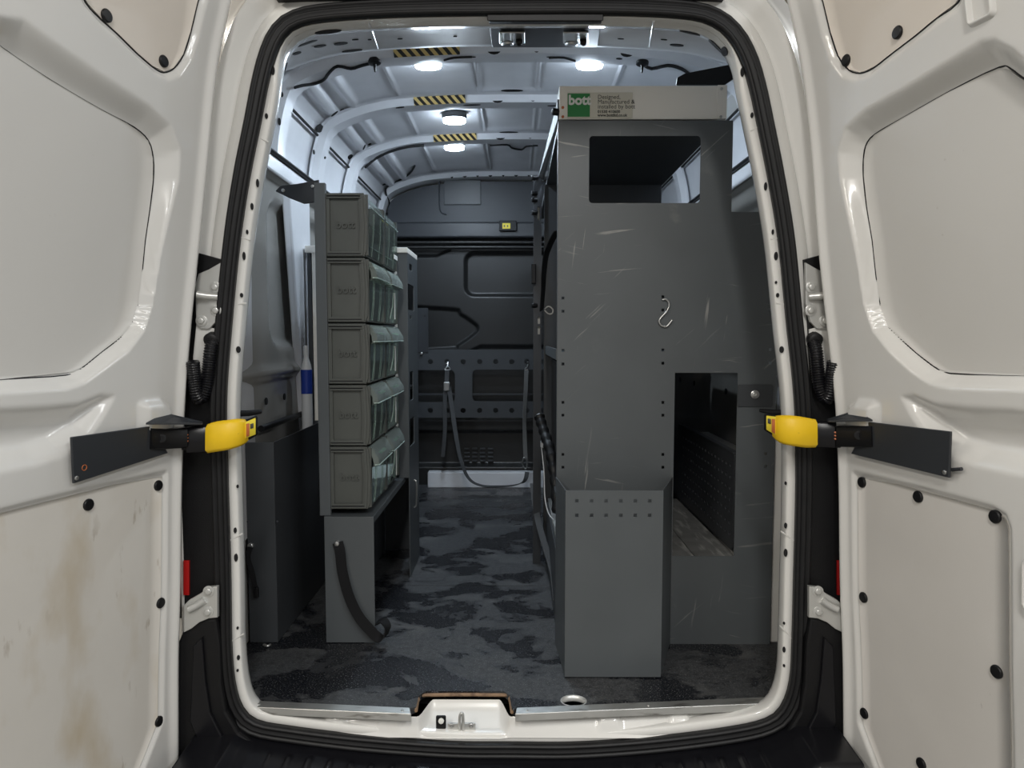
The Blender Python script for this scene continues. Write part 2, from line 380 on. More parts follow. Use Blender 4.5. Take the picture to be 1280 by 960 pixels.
# black strip above the opening, outside
tag(loft('trim_4', [[(q[0], SY+dy, q[1]+dz) for q in [xz(x, 5, SY) for x in range(345, 925, 20)]] for dy, dz in ((.02, .012), (-.03, .012), (-.04, .026), (-.02, .045), (.05, .05))],
         BLKPLASTIC), kind='structure')
# ------------------------------------------------------------------ interior section
CSL = [xz(x, y, 1.21) for x, y in ((390, 214), (399, 169), (408, 152), (433, 139), (462, 130), (497, 124), (560, 120))]
CSL = [(-.905, 0.0), (-.905, .6), (-.905, 1.2), (-.90, 1.6), ((CSL[0][0]-.90)/2, CSL[0][1])]+CSL[1:]
ZR = CSL[-1][1]+.004
CSL = CSL+[(-.12, ZR)]
CS = np.array(CSL+[(-x, z) for x, z in CSL[::-1]])
CSS = resample(crom(CS, 8), 160)
def csoff(o):
    T = np.gradient(CSS, axis=0); T /= np.linalg.norm(T, axis=1)[:, None]; N = np.stack([-T[:, 1], T[:, 0]], 1)
    if ((CSS.mean(0)-CSS)*N).sum() > 0: N = -N
    return CSS+N*o
UP = CSS[:, 1] > 1.55      # roof part of the section
def cs3(o, Y, m=None): Q = csoff(o); Q = Q[m] if m is not None else Q; return [(q[0], Y, q[1]) for q in Q]
# roof skin between the bows, with lengthwise beads
roof = thing('ceiling', None, None, kind='structure')
CSF = resample(CSS, 900)
def skin(y0, y1):
    T = np.gradient(CSF, axis=0); T /= np.linalg.norm(T, axis=1)[:, None]; N = np.stack([-T[:, 1], T[:, 0]], 1)
    if ((CSF.mean(0)-CSF)*N).sum() > 0: N = -N
    mm = CSF[:, 1] > 1.55; Q0, N = CSF[mm], N[mm]; x = Q0[:, 0]
    ys = [y0, y0+.05, y0+.075, y0+.10, (y0+y1)/2, y1-.10, y1-.075, y1-.05, y1]; k_ = [0, 0, .5, 1, 1, 1, .5, 0, 0]
    bead = np.zeros(len(x))
    for bx in (-.52, -.16, .10, .43): bead += np.exp(-((x-bx)/.005)**2)*.010
    for bx in (-.80, -.715, .715, .80): bead += np.exp(-((x-bx)/.020)**4)*.022
    plateau = .010*sstep((.16-abs(x+.03))/.03)
    loops = []
    for y, k in zip(ys, k_):
        Q = Q0+N*(.035+.010*k-bead*k+plateau*k)[:, None]; loops.append([(q[0], y, q[1]) for q in Q])
    loft('roof_panel', loops, ROOFPAINT, roof)
BOWS = [.80, 1.35, 1.95, 2.84]
edges = [.40]+BOWS+[2.92]
for a, b in zip(edges[:-1], edges[1:]): skin(a, b)
LOW = CSS[:, 1] > 1.64
for i, yb in enumerate(BOWS):
    wv = .055 if i < 3 else .075
    pr = [(.030, -wv-.035), (.026, -wv-.012), (0, -wv+.012), (-.002, 0), (0, wv-.012), (.026, wv+.012), (.030, wv+.035)]
    b = loft('roof_bow', [cs3(o_, yb+dy, LOW) for o_, dy in pr], ROOFPAINT, roof, angle=28)
    # oval pressed holes along the bow
    hs = [(-.30, .014, .008), (-.08, .026, .010), (.08, .010, .006), (.42, .026, .010)] if i < 3 else [(-.42+.085*k, .014 if k % 2 else .009, .011) for k in range(11)]
    for hx, rx, ry in hs:
        zz = np.interp(hx, CSS[30:-30, 0], CSS[30:-30, 1])
        plate('bow_hole', [(hx+rx*math.cos(t), ry*math.sin(t)) for t in [2*math.pi*k/12 for k in range(12)]], [],
              lambda a, c, d, zz=zz, yb=yb, wv=wv: (a, yb-wv+.006+c*.8-.002, zz+.012-c*1.4+d), .003, DARK, b)
# dark seam where the roof side meets the upper wall
for s in (-1, 1):
    for y0, y1 in zip(edges[:-2], edges[1:-1]):
        q = csoff(.028)[UP]; k = np.argmin(abs(q[:, 1]-1.93)+(q[:, 0]*s < 0)*9)
        tube('seam_sealer', [(q[k][0], y0+.09, q[k][1]), (q[k][0], y1-.08, q[k][1])], .006, DARK, roof, 6, 0)
RB = None
# rear corner shell: frame edge -> first section
A = SEAL+SEALN*(.039-.018*TOPN)[:, None]
ang = np.arctan2(A[:, 0], A[:, 1]-.9); m_ = abs(ang) < 2.2; Aup = A[m_][np.argsort(ang[m_])]
Aup = resample(Aup, 120)
Bc = CSS[CSS[:, 1] > .35]; Bup = resample(Bc, 120)
hz = atY(640, 58, .46)[2]
loops = []
for t, y in ((0, SY+.03), (.10, SY+.06), (.30, .05), (.70, .25), (.90, .38), (.97, .43), (1.0, .46)):
    tt = np.where(Aup[:, 1] < 1.5, t**.35, t*sstep((Aup[:, 1]-1.5)/.2)+t**.35*(1-sstep((Aup[:, 1]-1.5)/.2)))[:, None]
    Q = Aup*(1-tt)+Bup*tt; lp = []
    for q in Q:
        z = q[1]
        if q[1] > 1.7: z = q[1]-(ZR-hz)*t*sstep((q[1]-1.7)/.2)
        lp.append((q[0], y, z))
    loops.append(lp)
loops.append([(q[0]*1.02, .55, q[1]+.05) for q in Bup])
hdr = loft('trim_5', loops, HDRPAINT); tag(hdr, kind='structure')
from mathutils.bvhtree import BVHTree
def bvh_of(objs):
    v, f = [], []
    for ob in objs:
        k = len(v); v += [ob.matrix_world @ x.co for x in ob.data.vertices]; f += [[k+i for i in p.vertices] for p in ob.data.polygons]
    return BVHTree.FromPolygons(v, f)
def stick(bvh, px, py, off=.0):
    """first surface under a picture point: position lifted by off, and normal facing the viewer"""
    r = Vector(ray(px, py)).normalized(); h = bvh.ray_cast(Vector(CAM), r)
    if h[0] is None: return None, None
    n = h[1] if h[1].dot(r) < 0 else -h[1]
    return h[0]+n*off, n
def mark(bvh, px, py, rx, ry, parent, name='slot', m=None, rot=0.0, off=.0015):
    p, n = stick(bvh, px, py, off)
    if p is None: return
    u = Vector((1, 0, 0)); u = (u-n*u.dot(n)).normalized(); v = n.cross(u)
    c, s_ = math.cos(rot), math.sin(rot); u, v = u*c+v*s_, v*c-u*s_
    return plate(name, [(rx*math.cos(t), ry*math.sin(t)) for t in [2*math.pi*k/14 for k in range(14)]], [], lambda a, b, d: p+u*a+v*b+n*d, .002, m or DARK, parent)
HB = bvh_of([hdr, frame])
def on_header(px, py):   # point on the sloping header underside
    p0 = np.array([0, SY+.03, A[:, 1].max()]); p1 = np.array([0, .46, hz]); d = p1-p0; nrm = np.array([0, -d[2], d[1]])
    r = ray(px, py); t = nrm@(p0-CAM)/(nrm@r); return CAM+t*r
for px, py, rx, ry, rt in ((410, 39, .036, .010, 0), (385, 53, .040, .016, -.3), (400, 57, .02, .014, -.6), (426, 54, .022, .018, -.5), (440, 63, .034, .014, -.1), (371, 66, .012, .02, .2), (357, 83, .012, .012, .2), (444, 49, .010, .006, 0), (462, 49, .006, .006, 0), (500, 48, .008, .006, 0), (569, 45, .006, .006, 0),
                       (865, 41, .034, .010, 0), (893, 55, .040, .016, .3), (846, 56, .022, .018, .3), (906, 64, .012, .02, 0), (776, 48, .010, .006, 0), (830, 49, .010, .006, 0), (790, 62, .012, .005, 0)):
    mark(HB, px, py, rx, ry, hdr, 'header_hole', rot=rt)
for a, b in (((460, 24), (472, 60)), ((817, 26), (812, 58))):
    q = [stick(HB, a[0]+(b[0]-a[0])*k/4, a[1]+(b[1]-a[1])*k/4, .001)[0] for k in range(5)]
    tube('pressed_line', [p for p in q if p is not None], .003, ROOFPAINT, hdr, 6, 0)
# side walls: pressed sheet below the belt rail
def wall(side):
    ys = np.linspace(.02, 2.92, 220); zs = np.linspace(0, 1.70, 150); Yg, Zg = np.meshgrid(ys, zs)
    X = np.full(Yg.shape, .905)
    d = sdf(rrect(.62, .98, 1.42, 1.56, .12), Yg, Zg); X += .030*sstep(-d/.05)
    d = sdf(rrect(1.62, .98, 2.50, 1.56, .12), Yg, Zg); X += .030*sstep(-d/.05)
    X -= .018*np.exp(-((Zg-.90)/.02)**2)
    X -= .03*sstep((Zg-1.60)/.03)
    return np.stack([side*X, Yg, Zg], -1)
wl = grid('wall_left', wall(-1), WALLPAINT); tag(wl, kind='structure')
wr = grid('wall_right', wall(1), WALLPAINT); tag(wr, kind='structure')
box('pillar_foot', (.862, .350, .0), (.905, .41, .74), PAINT, wr, .006)
box('wheel_arch', (.755, .42, .0), (.91, 1.25, .60), PAINT, wr, .03)
box('wheel_arch', (-.91, 1.30, .0), (-.755, 2.1, .55), PAINT, wl, .03)
hexa('wall_pillar', [(-.91, .96, .62), (-.884, .98, .62), (-.884, 1.10, .62), (-.91, 1.12, .62), (-.91, .80, 1.62), (-.884, .83, 1.62), (-.884, 1.10, 1.62), (-.91, 1.12, 1.62)], ROOFPAINT, wl, .008)
for s, wobj in ((-1, wl), (1, wr)):
    box('belt_rail', (s*.93, .45, 1.625), (s*.872, 2.9, 1.685), ROOFPAINT, wobj, .008)
    tube('rubber_edge', [(s*.872, .30, 1.692), (s*.868, 1.0, 1.694), (s*.868, 2.85, 1.692)], .009, RUBBER, wobj, 6, 4)
    for yy in (.55, .75, 1.02, 1.55, 1.85, 2.2):
        disc('wall_plug', (s*.896, yy, .80), (-s, 0, 0), .013, .003, DARK, wobj, 12)
# floor in boards with a notch for the latch
def Zp(px, py, z=0): p = atZ(px, py, z); return (float(p[0]), float(p[1]))
floor = thing('floor', None, None, kind='structure')
front = [Zp(306, 862), Zp(318, 877), Zp(512, 886), Zp(520, 883), Zp(523, 870), Zp(532, 864), Zp(630, 864), Zp(637, 869), Zp(640, 886), Zp(660, 886), Zp(972, 871), Zp(974, 850)]
S1, S2 = Zp(600, 732)[1], Zp(600, 634)[1]
ring_hole = Zp(717, 876)
outer = [(-.90, front[0][1]+.08)]+front+[(.90, front[-1][1]+.05), (.90, S1-.002), (-.90, S1-.002)]
plate('floor_board', outer, [[(ring_hole[0]+.036*math.cos(t), ring_hole[1]+.030*math.sin(t)) for t in [2*math.pi*k/20 for k in range(20)]]],
      fZ(-.009), .018, FLOORM, floor)
plate('floor_board', [(-.90, S1+.002), (.90, S1+.002), (.90, S2-.002), (-.90, S2-.002)], [], fZ(-.009), .018, FLOORM, floor)
plate('floor_board', [(-.90, S2+.002), (.90, S2+.002), (.90, 2.9), (-.90, 2.9)], [], fZ(-.009), .018, FLOORM, floor)
box('subfloor', (-.93, .06, -.06), (.93, 2.95, -.019), DARK, floor, 0)
loft('ring_rim', [[(ring_hole[0]+(.036+a)*math.cos(t), ring_hole[1]+(.030+a)*math.sin(t), z) for t in [2*math.pi*k/24 for k in range(24)]]
                  for a, z in ((-.001, -.016), (-.001, .0012), (.0015, .0012), (.0015, -.002))], ZINC, floor, closed=True)
box('ring_well', (ring_hole[0]-.05, ring_hole[1]-.04, -.05), (ring_hole[0]+.05, ring_hole[1]+.04, -.045), DARK, floor, 0)
tube('plywood_edge', [(*Zp(520, 885), -.008), (*Zp(523, 871), -.008), (*Zp(532, 865.5), -.008), (*Zp(630, 865.5), -.008), (*Zp(637, 870), -.008), (*Zp(640, 887), -.008)], .005, WOOD, floor, 6, 3)
# sill pressing in front of the floor with the latch dish
def sill():
    xs = np.linspace(-.74, .735, 260); vs = np.linspace(0, 1, 26); Xg, V = np.meshgrid(xs, vs)
    yf = np.interp(Xg, [f[0] for f in (Zp(318, 880), Zp(515, 891), Zp(645, 891), Zp(972, 876))], [f[1] for f in (Zp(318, 880), Zp(515, 891), Zp(645, 891), Zp(972, 876))])
    y = yf+.02-V*(yf+.02-(SY+.005)); z = -.022-.052*V**1.3
    for bx in [Zp(x, 897)[0] for x in (290, 412, 482, 765, 855, 945)]:
        z += .016*np.exp(-((Xg-bx)/.030)**6)*sstep((V-.15)/.2)*sstep((.85-V)/.25)
    dx = np.clip((abs(Xg-Zp(581, 880)[0])-.095)/.035, 0, 1); inn = 1-sstep(dx)
    yb = Zp(581, 866)[1]
    y2 = yb-V*(yb-(SY+.005)); z2 = -.020-.012*sstep(V/.2)-.045*V
    return np.stack([Xg, y*(1-inn)+y2*inn, z*(1-inn)+z2*inn], -1)
sillo = grid('trim_6', sill(), PAINT); tag(sillo, kind='structure')
# front bulkhead: pressed black sheet
BY = 2.90
def bulk():
    xs = np.linspace(-.92, .92, 300); zs = np.linspace(0, 1.74, 260); X, Z = np.meshgrid(xs, zs); y = np.full(X.shape, BY)
    def P(l): return [xz(a, b, BY) for a, b in l]
    def press(poly, dep, bw): 
        nonlocal y
        y = y+dep*sstep(.5-sdf(poly, X, Z)/bw)
    x0, z0 = xz(582, 369, BY); x1, z1 = xz(690, 316, BY); press(rrect(x0, z0, .42, z1, .06), .032, .03)
    press(crom(P([(440, 386), (561, 386), (575, 392), (594, 405), (597, 411), (592, 418), (572, 432), (560, 436), (440, 436)]), 3, True), .030, .028)
    press(P([(430, 300), (570, 300), (562, 312), (545, 320), (430, 321)]), .03, .025)
    press(P([(585, 441), (600, 433), (760, 433), (760, 520), (585, 520)]), .022, .025)
    press(P([(430, 540), (720, 540), (720, 582), (430, 582)]), .05, .03)
    return np.stack([X, y, Z], -1)
bk = grid('wall_front', bulk(), BULK); tag(bk, kind='structure')
x0, z0 = xz(440, 278, BY-.06); x1, z1 = xz(700, 222, BY-.06)
up = np.array([(q[0]*.985, q[1]-.02) for q in CSS if q[1] > z0])
plate('upper_panel', [tuple(p) for p in up], [], fY(BY-.05), .01, BULKU, bk)
xa, za = xz(555, 256, BY-.06); xb, zb = xz(601, 225, BY-.06)
box('access_cover', (xa, BY-.064, za), (xb, BY-.054, zb), RACKD, bk, .003)
tube('pressed_line', [xz3 for xz3 in [(*xz(549, 226, BY-.06)[:1], BY-.056, xz(549, 226, BY-.06)[1]), (xz(550, 262, BY-.06)[0], BY-.056, xz(550, 262, BY-.06)[1]), (xz(558, 268, BY-.06)[0], BY-.056, xz(558, 268, BY-.06)[1])]], .006, BULKU, bk, 6, 4)
x0, z0 = xz(460, 297, BY-.1); x1, z1 = xz(800, 277, BY-.1)
box('cross_beam', (-.9, BY-.10, z0), (.9, BY, z1), STEEL, bk, .012)
for y_ in (303, 309): tube('beam_roll', [(-.9, BY-.05, xz(600, y_, BY-.05)[1]), (.9, BY-.05, xz(600, y_, BY-.05)[1])], .012, BULK, bk, 8, 0)
xa, za = xz(624, 289, BY-.11); xb, zb = xz(646, 276, BY-.11); box('switch_housing', (xa, BY-.125, za), (xb, BY-.09, zb), BLKPLASTIC, bk, .004)
xa, za = xz(628, 286, BY-.125); xb, zb = xz(638, 279, BY-.125); box('yellow_label', (xa, BY-.129, za), (xb, BY-.124, zb), YELST, bk, .001)
for k in range(2):
    q = xz(630.5+k*4, 282.5, BY-.13); box('label_mark', (q[0]-.004, BY-.131, q[1]-.006), (q[0]+.004, BY-.128, q[1]+.006), INK, bk, 0)
xa, za = xz(518, 606, BY-.08); xb, zb = xz(720, 590, BY-.08)
box('sill_plate', (-.6, BY-.10, 0.0), (.6, BY-.02, zb), ROOFPAINT, bk, .004)
for r_ in range(4):
    for c_ in range(4):
        q = xz(583+c_*10, 562+r_*5, BY-.0); box('vent_slot', (q[0]-.018, BY+.030, q[1]-.006), (q[0]+.018, BY+.046, q[1]+.006), RACKD, bk, .002)
# ================================================================== REAR DOORS
HY = -0.12
EDGE = {-1: [(297, 0), (281, 60), (275, 100), (266, 200), (256, 300), (245, 400), (237, 500), (233, 600), (232, 727), (229, 810), (229, 960)],
        1: [(977, 0), (992, 60), (999, 100), (1010, 200), (1016, 300), (1027, 400), (1039, 500), (1043, 600), (1044, 727), (1048, 810), (1049, 960)]}
class Door:
    def __init__(s, side, ang):
        s.side, s.a = side, math.radians(ang)
        pts = sorted([(xz(x, y, HY)[1], xz(x, y, HY)[0]) for x, y in EDGE[side]])
        pts = [(-.35, pts[0][1])]+pts+[(2.1, pts[-1][1]-side*.04)]
        zz = np.linspace(-.35, 2.1, 60); xx = np.interp(zz, [p[0] for p in pts], [p[1] for p in pts])
        for _ in range(4): xx[1:-1] = (xx[:-2]+xx[1:-1]*2+xx[2:])/4
        s.zz, s.xx = zz, xx
        s.d = np.array([side*math.sin(s.a), -math.cos(s.a), 0]); s.n = np.array([-side*math.cos(s.a), -math.sin(s.a), 0])
    def P(s, u, z, w_=0.0):
        u, z, w_ = np.broadcast_arrays(np.asarray(u, float), np.asarray(z, float), np.asarray(w_, float))
        x = np.interp(z, s.zz, s.xx)
        return np.stack([x+u*s.d[0]+w_*s.n[0], HY+u*s.d[1]+w_*s.n[1], z], -1)
    def uz(s, px, py, w_=0.0):
        """place on the door skin, or on the sheet w_ behind it, under a picture point"""
        r = ray(px, py); ts = np.linspace(.3, 2.4, 900); Q = CAM+ts[:, None]*r
        f = s.n[0]*(Q[:, 0]-np.interp(Q[:, 2], s.zz, s.xx))+s.n[1]*(Q[:, 1]-HY)-w_
        i = np.where(f[:-1]*f[1:] <= 0)[0][0]; t = ts[i]+(ts[i+1]-ts[i])*f[i]/(f[i]-f[i+1]); q = CAM+t*r
        return (float((q[1]-HY-w_*s.n[1])/s.d[1]), float(q[2]))
DL, DR = Door(-1, 15), Door(1, 13)
UZ = lambda pts, D=DL, w_=0.0: [D.uz(x, y, w_) for x, y in pts]
WD, LD, TD = -.040, -.010, -.012
W_IN = UZ([(2, 60), (62, 100), (125, 137), (167, 159), (185, 176), (191, 198), (191, 225), (187, 259), (181, 300), (178, 331), (173, 378), (164, 405), (150, 422), (125, 441), (103, 459), (82, 469), (2, 474)], DL, WD)
W_IN = W_IN+[(.70, W_IN[-1][1]-.002), (.735, W_IN[-1][1]+.03), (.745, W_IN[-1][1]+.12), (.72, W_IN[0][1]-.10), (.69, W_IN[0][1]-.02), (.66, W_IN[0][1]+.012), (.62, W_IN[0][1]+.022), (.58, W_IN[0][1]+.015)]
W_OUT = UZ([(2, 21), (31, 23), (62, 46), (125, 90), (187, 130), (214, 155), (226, 187), (224, 225), (212, 270), (200, 320), (190, 378), (180, 412), (160, 440), (130, 462), (108, 478), (82, 488), (2, 492)])
W_OUT = W_OUT+[(.72, W_OUT[-1][1]), (.765, W_OUT[-1][1]+.04), (.77, W_OUT[-1][1]+.2), (.755, W_OUT[0][1]-.16), (.72, W_OUT[0][1]-.05), (.66, W_OUT[0][1]-.005)]
T_IN = UZ([(112, 2), (130, 22), (150, 40), (175, 65), (197, 84), (209, 90), (222, 85), (234, 68), (243, 40), (252, 2)])
T_IN = T_IN+[(T_IN[-1][0]-.004, T_IN[-1][1]+.03), (T_IN[-1][0]+.01, T_IN[-1][1]+.05), (.45, 1.90), (.60, 1.90), (.62, 1.86), (.60, 1.82), (T_IN[0][0]+.05, T_IN[0][1]+.05)]
L_IN = UZ([(1068, 594), (1150, 613), (1240, 638), (1253, 646), (1258, 660), (1259, 760), (1260, 860), (1262, 956)], DR)
zl = DR.uz(1076, 905)[1]
L_IN = L_IN+[(L_IN[-1][0], zl-.22), (L_IN[-1][0]-.02, zl-.235), (.22, zl-.19), (.125, zl-.06), (DR.uz(1075, 900)[0], zl), (DR.uz(1070, 750)[0], DR.uz(1070, 750)[1])]
R_IN = UZ([(1279, 97), (1264, 86), (1250, 84), (1192, 112), (1130, 147), (1094, 168), (1083, 182), (1080, 200), (1080, 220), (1084, 258), (1091, 300), (1096, 347), (1102, 387), (1111, 409), (1146, 441), (1171, 460), (1190, 467), (1279, 469)], DR, WD)
R_IN = R_IN+[(.70, R_IN[-1][1]), (.735, R_IN[-1][1]+.03), (.745, R_IN[-1][1]+.12), (.73, R_IN[0][1]-.22), (.68, R_IN[0][1]-.12), (.62, R_IN[0][1]-.05)]
R_OUT = UZ([(1279, 71), (1266, 59), (1242, 47), (1224, 50), (1192, 70), (1130, 109), (1080, 137), (1056, 160), (1047, 190), (1050, 225), (1060, 270), (1071, 320), (1080, 378), (1091, 412), (1112, 440), (1138, 464), (1162, 480), (1190, 487), (1279, 489)], DR)
R_OUT = R_OUT+[(.72, R_OUT[-1][1]), (.765, R_OUT[-1][1]+.04), (.77, R_OUT[-1][1]+.2), (.76, R_OUT[0][1]-.20), (.71, R_OUT[0][1]-.10), (.64, R_OUT[0][1]-.04)]
T_R = UZ([(1192, 2), (1165, 22), (1140, 43), (1110, 66), (1086, 85), (1070, 91), (1056, 87), (1043, 70), (1033, 40), (1024, 2)], DR)
T_R = T_R+[(T_R[-1][0]-.004, T_R[-1][1]+.03), (T_R[-1][0]+.01, T_R[-1][1]+.05), (.45, 1.90), (.60, 1.90), (.62, 1.86), (.60, 1.82), (T_R[0][0]+.05, T_R[0][1]+.05)]
L_LEFT = [(u+.06*float(sstep((u-.30)/.1)), z) for u, z in L_IN]
M_REC = UZ([(2, 512), (60, 509), (100, 505), (128, 494), (142, 496), (132, 515), (112, 545), (80, 568), (45, 580), (2, 588)])
M_REC = M_REC+[(.74, M_REC[-1][1]), (.77, (M_REC[-1][1]+M_REC[0][1])/2), (.74, M_REC[0][1])]
BUMP = UZ([(172, 505), (180, 500), (200, 498), (212, 508), (216, 530), (214, 560), (180, 560), (172, 540)])
DW, DZ0, DZ1 = .80, -.20, 1.93
def door_w(U, Z, low, W_IN, W_OUT, T_IN):
    w_ = np.zeros(U.shape)
    di, do = sdf(W_IN, U, Z), sdf(W_OUT, U, Z)
    t = np.clip(-do/np.maximum(di-do, 1e-4), 0, 1); t = np.where(di < 0, 1.0, np.where(do > 0, 0.0, t))
    w_ += WD*(sstep(t)*.55+t*.45)
    w_ += LD*sstep(.5-(sdf(low, U, Z)-.006)/.012)
    w_ += TD*sstep(.5-(sdf(T_IN, U, Z)-.010)/.020)
    w_ += -.040*sstep(.15-sdf(M_REC, U, Z)/.055)
    w_ += .020*sstep(.2-sdf(BUMP, U, Z)/.03)
    w_ += .012*np.exp(-((U-.035)/.012)**2)-.006*sstep((.03-U)/.03)      # raised hinge-side lip, then rolled edge
    w_ -= .008*sstep((.012-U)/.012)
    return w_
def slice_panel(name, D, poly, wd, m, parent, inset=.003, n=90, t=.004):
    P = np.array(poly); zs = np.linspace(P[:, 1].min()+.002, P[:, 1].max()-.002, n); lo, hi = [], []
    for z in zs:
        c = []
        for i in range(len(P)):
            a, b = P[i-1], P[i]
            if (a[1] <= z) != (b[1] <= z): c.append(a[0]+(z-a[1])/(b[1]-a[1])*(b[0]-a[0]))
        lo.append(min(c)+inset); hi.append(max(c)-inset)
    S = np.linspace(0, 1, 14); U = np.array(lo)[:, None]*(1-S)+np.array(hi)[:, None]*S; Zg = np.repeat(zs[:, None], 14, 1)
    return grid(name, D.P(U, Zg, wd+t), m, parent, back=D.n*-t*1.5)
def make_door(D, label):
    root = thing('rear_door', label, 'van door'); low, win, wout, tin = (L_LEFT, W_IN, W_OUT, T_IN) if D.side < 0 else (L_IN, R_IN, R_OUT, T_R)
    us = np.linspace(0, DW, 200); zs = np.linspace(DZ0, DZ1, 420); U, Z = np.meshgrid(us, zs)
    grid('inner_skin', D.P(U, Z, door_w(U, Z, low, win, wout, tin)), DOORPAINT, root, back=None)
    us = np.linspace(-.004, DW, 6); zs = np.linspace(DZ0, DZ1, 60); U, Z = np.meshgrid(us, zs)
    grid('outer_skin', D.P(U, Z, -.075), PAINT, root, back=D.n*.055)
    wp = slice_panel('window_blank', D, win, WD-.001, WINPANEL, root)
    lp = slice_panel('lower_lining', D, low, LD-.001, LINING if D.side < 0 else LINING2, root)
    up_ = slice_panel('upper_lining', D, tin, TD-.001, LININGT, root)
    # dark joint lines round the panels
    for poly, wd, nm in ((win, WD, wp), (tin, TD, up_)):
        pts = crom(poly, 3, True); tube('joint_line', [D.P(u, z, wd+.0015) for u, z in pts], .0016, DARK, nm, 5, 0, True)
    return root, wp, lp, up_
doorL = make_door(DL, 'left white van rear door swung open, brown-stained lower lining')
doorR = make_door(DR, 'right white van rear door swung open, clean beige lower lining')
def plug(D, parent, px, py, w_, r=.0135):
    u, z = D.uz(px, py); c = D.P(u, z, w_+.004)
    disc('plug', c, D.n, r, .005, BLKPLASTIC, parent, 18, .5)
for px, py in ((200, 607), (113, 631), (203, 754), (201, 902)): plug(DL, doorL[2], px, py, LD)
for px, py in ((137, 19), (208, 76)): plug(DL, doorL[3], px, py, TD)
for px, py in ((1075, 603), (1145, 621), (1241, 646), (1077, 747), (1243, 840), (1078, 892), (1149, 955)): plug(DR, doorR[2], px, py, LD)
for px, py in ((1118, 40), (1054, 75)): plug(DR, doorR[3], px, py, TD)
# recessed pull cup at the free edge of the right door
u, z = DR.uz(1272, 725); u += .045
grid('pull_cup', (lambda U, Z: DR.P(u+U, z+Z, -.003+.016*np.exp(-((sdf(rrect(-.03, -.055, .06, .055, .02), U, Z)+.004)/.006)**2)-.012*sstep(-sdf(rrect(-.03, -.055, .06, .055, .02), U, Z)/.02)))(*np.meshgrid(np.linspace(-.04, .07, 40), np.linspace(-.065, .065, 50))), DOORPAINT, doorR[0])
u, z = DR.uz(1226, 2)
grid('pressed_boss', (lambda U, Z: DR.P(u+U, z+Z, -.004+.014*np.exp(-((sdf(rrect(-.028, -.036, .028, .036, .010), U, Z)+.004)/.005)**2)))(*np.meshgrid(np.linspace(-.04, .04, 40), np.linspace(-.05, .05, 40))), DOORPAINT, doorR[0])
# ------------------------------------------------------------------ door check arms
def slab(name, pts, t, m, parent, bev=.004, per=5, dirn=(0, 1, 0)):
    """upright curved bar: pts = (px, y top, y bottom, Y); thickness t behind"""
    P = crom([(*atY(a, b, d), *atY(a, c, d)) for a, b, c, d in pts], per) if per else [np.array((*atY(a, b, d), *atY(a, c, d))) for a, b, c, d in pts]
    loops = []; N = len(P); mid = [(p[:3]+p[3:])/2 for p in P]
    for i, p in enumerate(P):
        tn = mid[min(i+1, N-1)]-mid[max(i-1, 0)]; nn = np.cross(tn, (0, 0, 1)); nn /= np.linalg.norm(nn)
        if nn[1] > 0: nn = -nn
        a, b = p[:3], p[3:]; e = np.array([0, 0, bev])
        loops.append([a+nn*t/2-e, a+nn*(t/2-bev), a-nn*(t/2-bev), a-nn*t/2-e, b-nn*t/2+e, b-nn*(t/2-bev), b+nn*(t/2-bev), b+nn*t/2+e])
    return loft(name, loops, m, parent, True, True, False, True, angle=50)
def door_quad(name, D, px4, w0, w1, m, parent, bev=.002):
    q = [D.uz(*p) for p in px4]
    return hexa(name, [D.P(u, z, w0) for u, z in q]+[D.P(u, z, w1) for u, z in q], m, parent, bev)
def sy(D, px): # Y of the door face under a picture column at arm height
    u, z = D.uz(px, 548); return float(D.P(u, z, .03)[1])
armL = thing('door_check_arm', 'black steel check arm with yellow grip on left door', 'door check arm')
door_quad('mounting_plate', DL, ((81, 546), (184, 532), (203, 566), (84, 604)), .012, .018, STEEL, armL)
disc('bolt', DL.P(*DL.uz(87, 597), .018), DL.n, .005, .003, SCREW, armL, 10)
tube('red_mark', [DL.P(DL.uz(97, 584)[0]+.006*math.cos(a), DL.uz(97, 584)[1]+.006*math.sin(a), .0185) for a in [2*math.pi*k/10 for k in range(10)]], .0008, ORANGE, armL, 5, 2, True)
yb0 = sy(DL, 190)
slab('bracket', [(184, 535, 561, sy(DL, 186)-.01), (205, 536, 561, sy(DL, 205)-.012), (232, 534, 559, -.19)], .03, BLKPLASTIC, armL, per=0)
disc('bracket_hole', atY(202, 548, sy(DL, 202)-.03), (.3, -1, 0), .011, .003, DARK, armL, 12, hole=.7)
hexa('gusset', [(*atY(182, 531, -.30)[:2], atY(182, 531, -.30)[2]), atY(253, 531, -.20), atY(254, 529.5, -.16), atY(206, 518, -.22),
                atY(182, 530, -.30)+(0, 0, .003), atY(253, 530, -.20)+(0, 0, .003), atY(254, 528.5, -.16)+(0, 0, .003), atY(206, 517, -.22)+(0, 0, .003)], STEEL, armL, .001)
tube('spring', [atY(232, 536, -.18), atY(232, 562, -.18)], .010, BLKPLASTIC, armL, 8, 0)
for k in range(3): tube('spring_coil', [atY(228.5, 543+k*4, -.192), atY(232, 544+k*4, -.195), atY(235.5, 543+k*4, -.192)], .0025, ORANGE, armL, 6, 3)
slab('arm_housing', [(235, 533, 565, -.18), (250, 532, 565, -.175), (263, 532, 565, -.165)], .03, BLKGLOSS, armL, per=0)
slab('yellow_grip', [(261, 530, 566, -.178), (270, 527, 564.5, -.182), (285, 525, 562, -.18), (298, 523.5, 558, -.165), (305, 524, 554, -.145)], .028, YELLOW, armL, .009)
slab('arm_end', [(304, 525, 552, -.150), (312, 523, 549, -.140), (320, 520, 544, -.125)], .016, BLKPLASTIC, armL, per=0)
slab('warning_label', [(306.5, 528, 548, -.162), (319, 522.5, 543, -.140)], .004, YELST, armL, .0005, per=0)
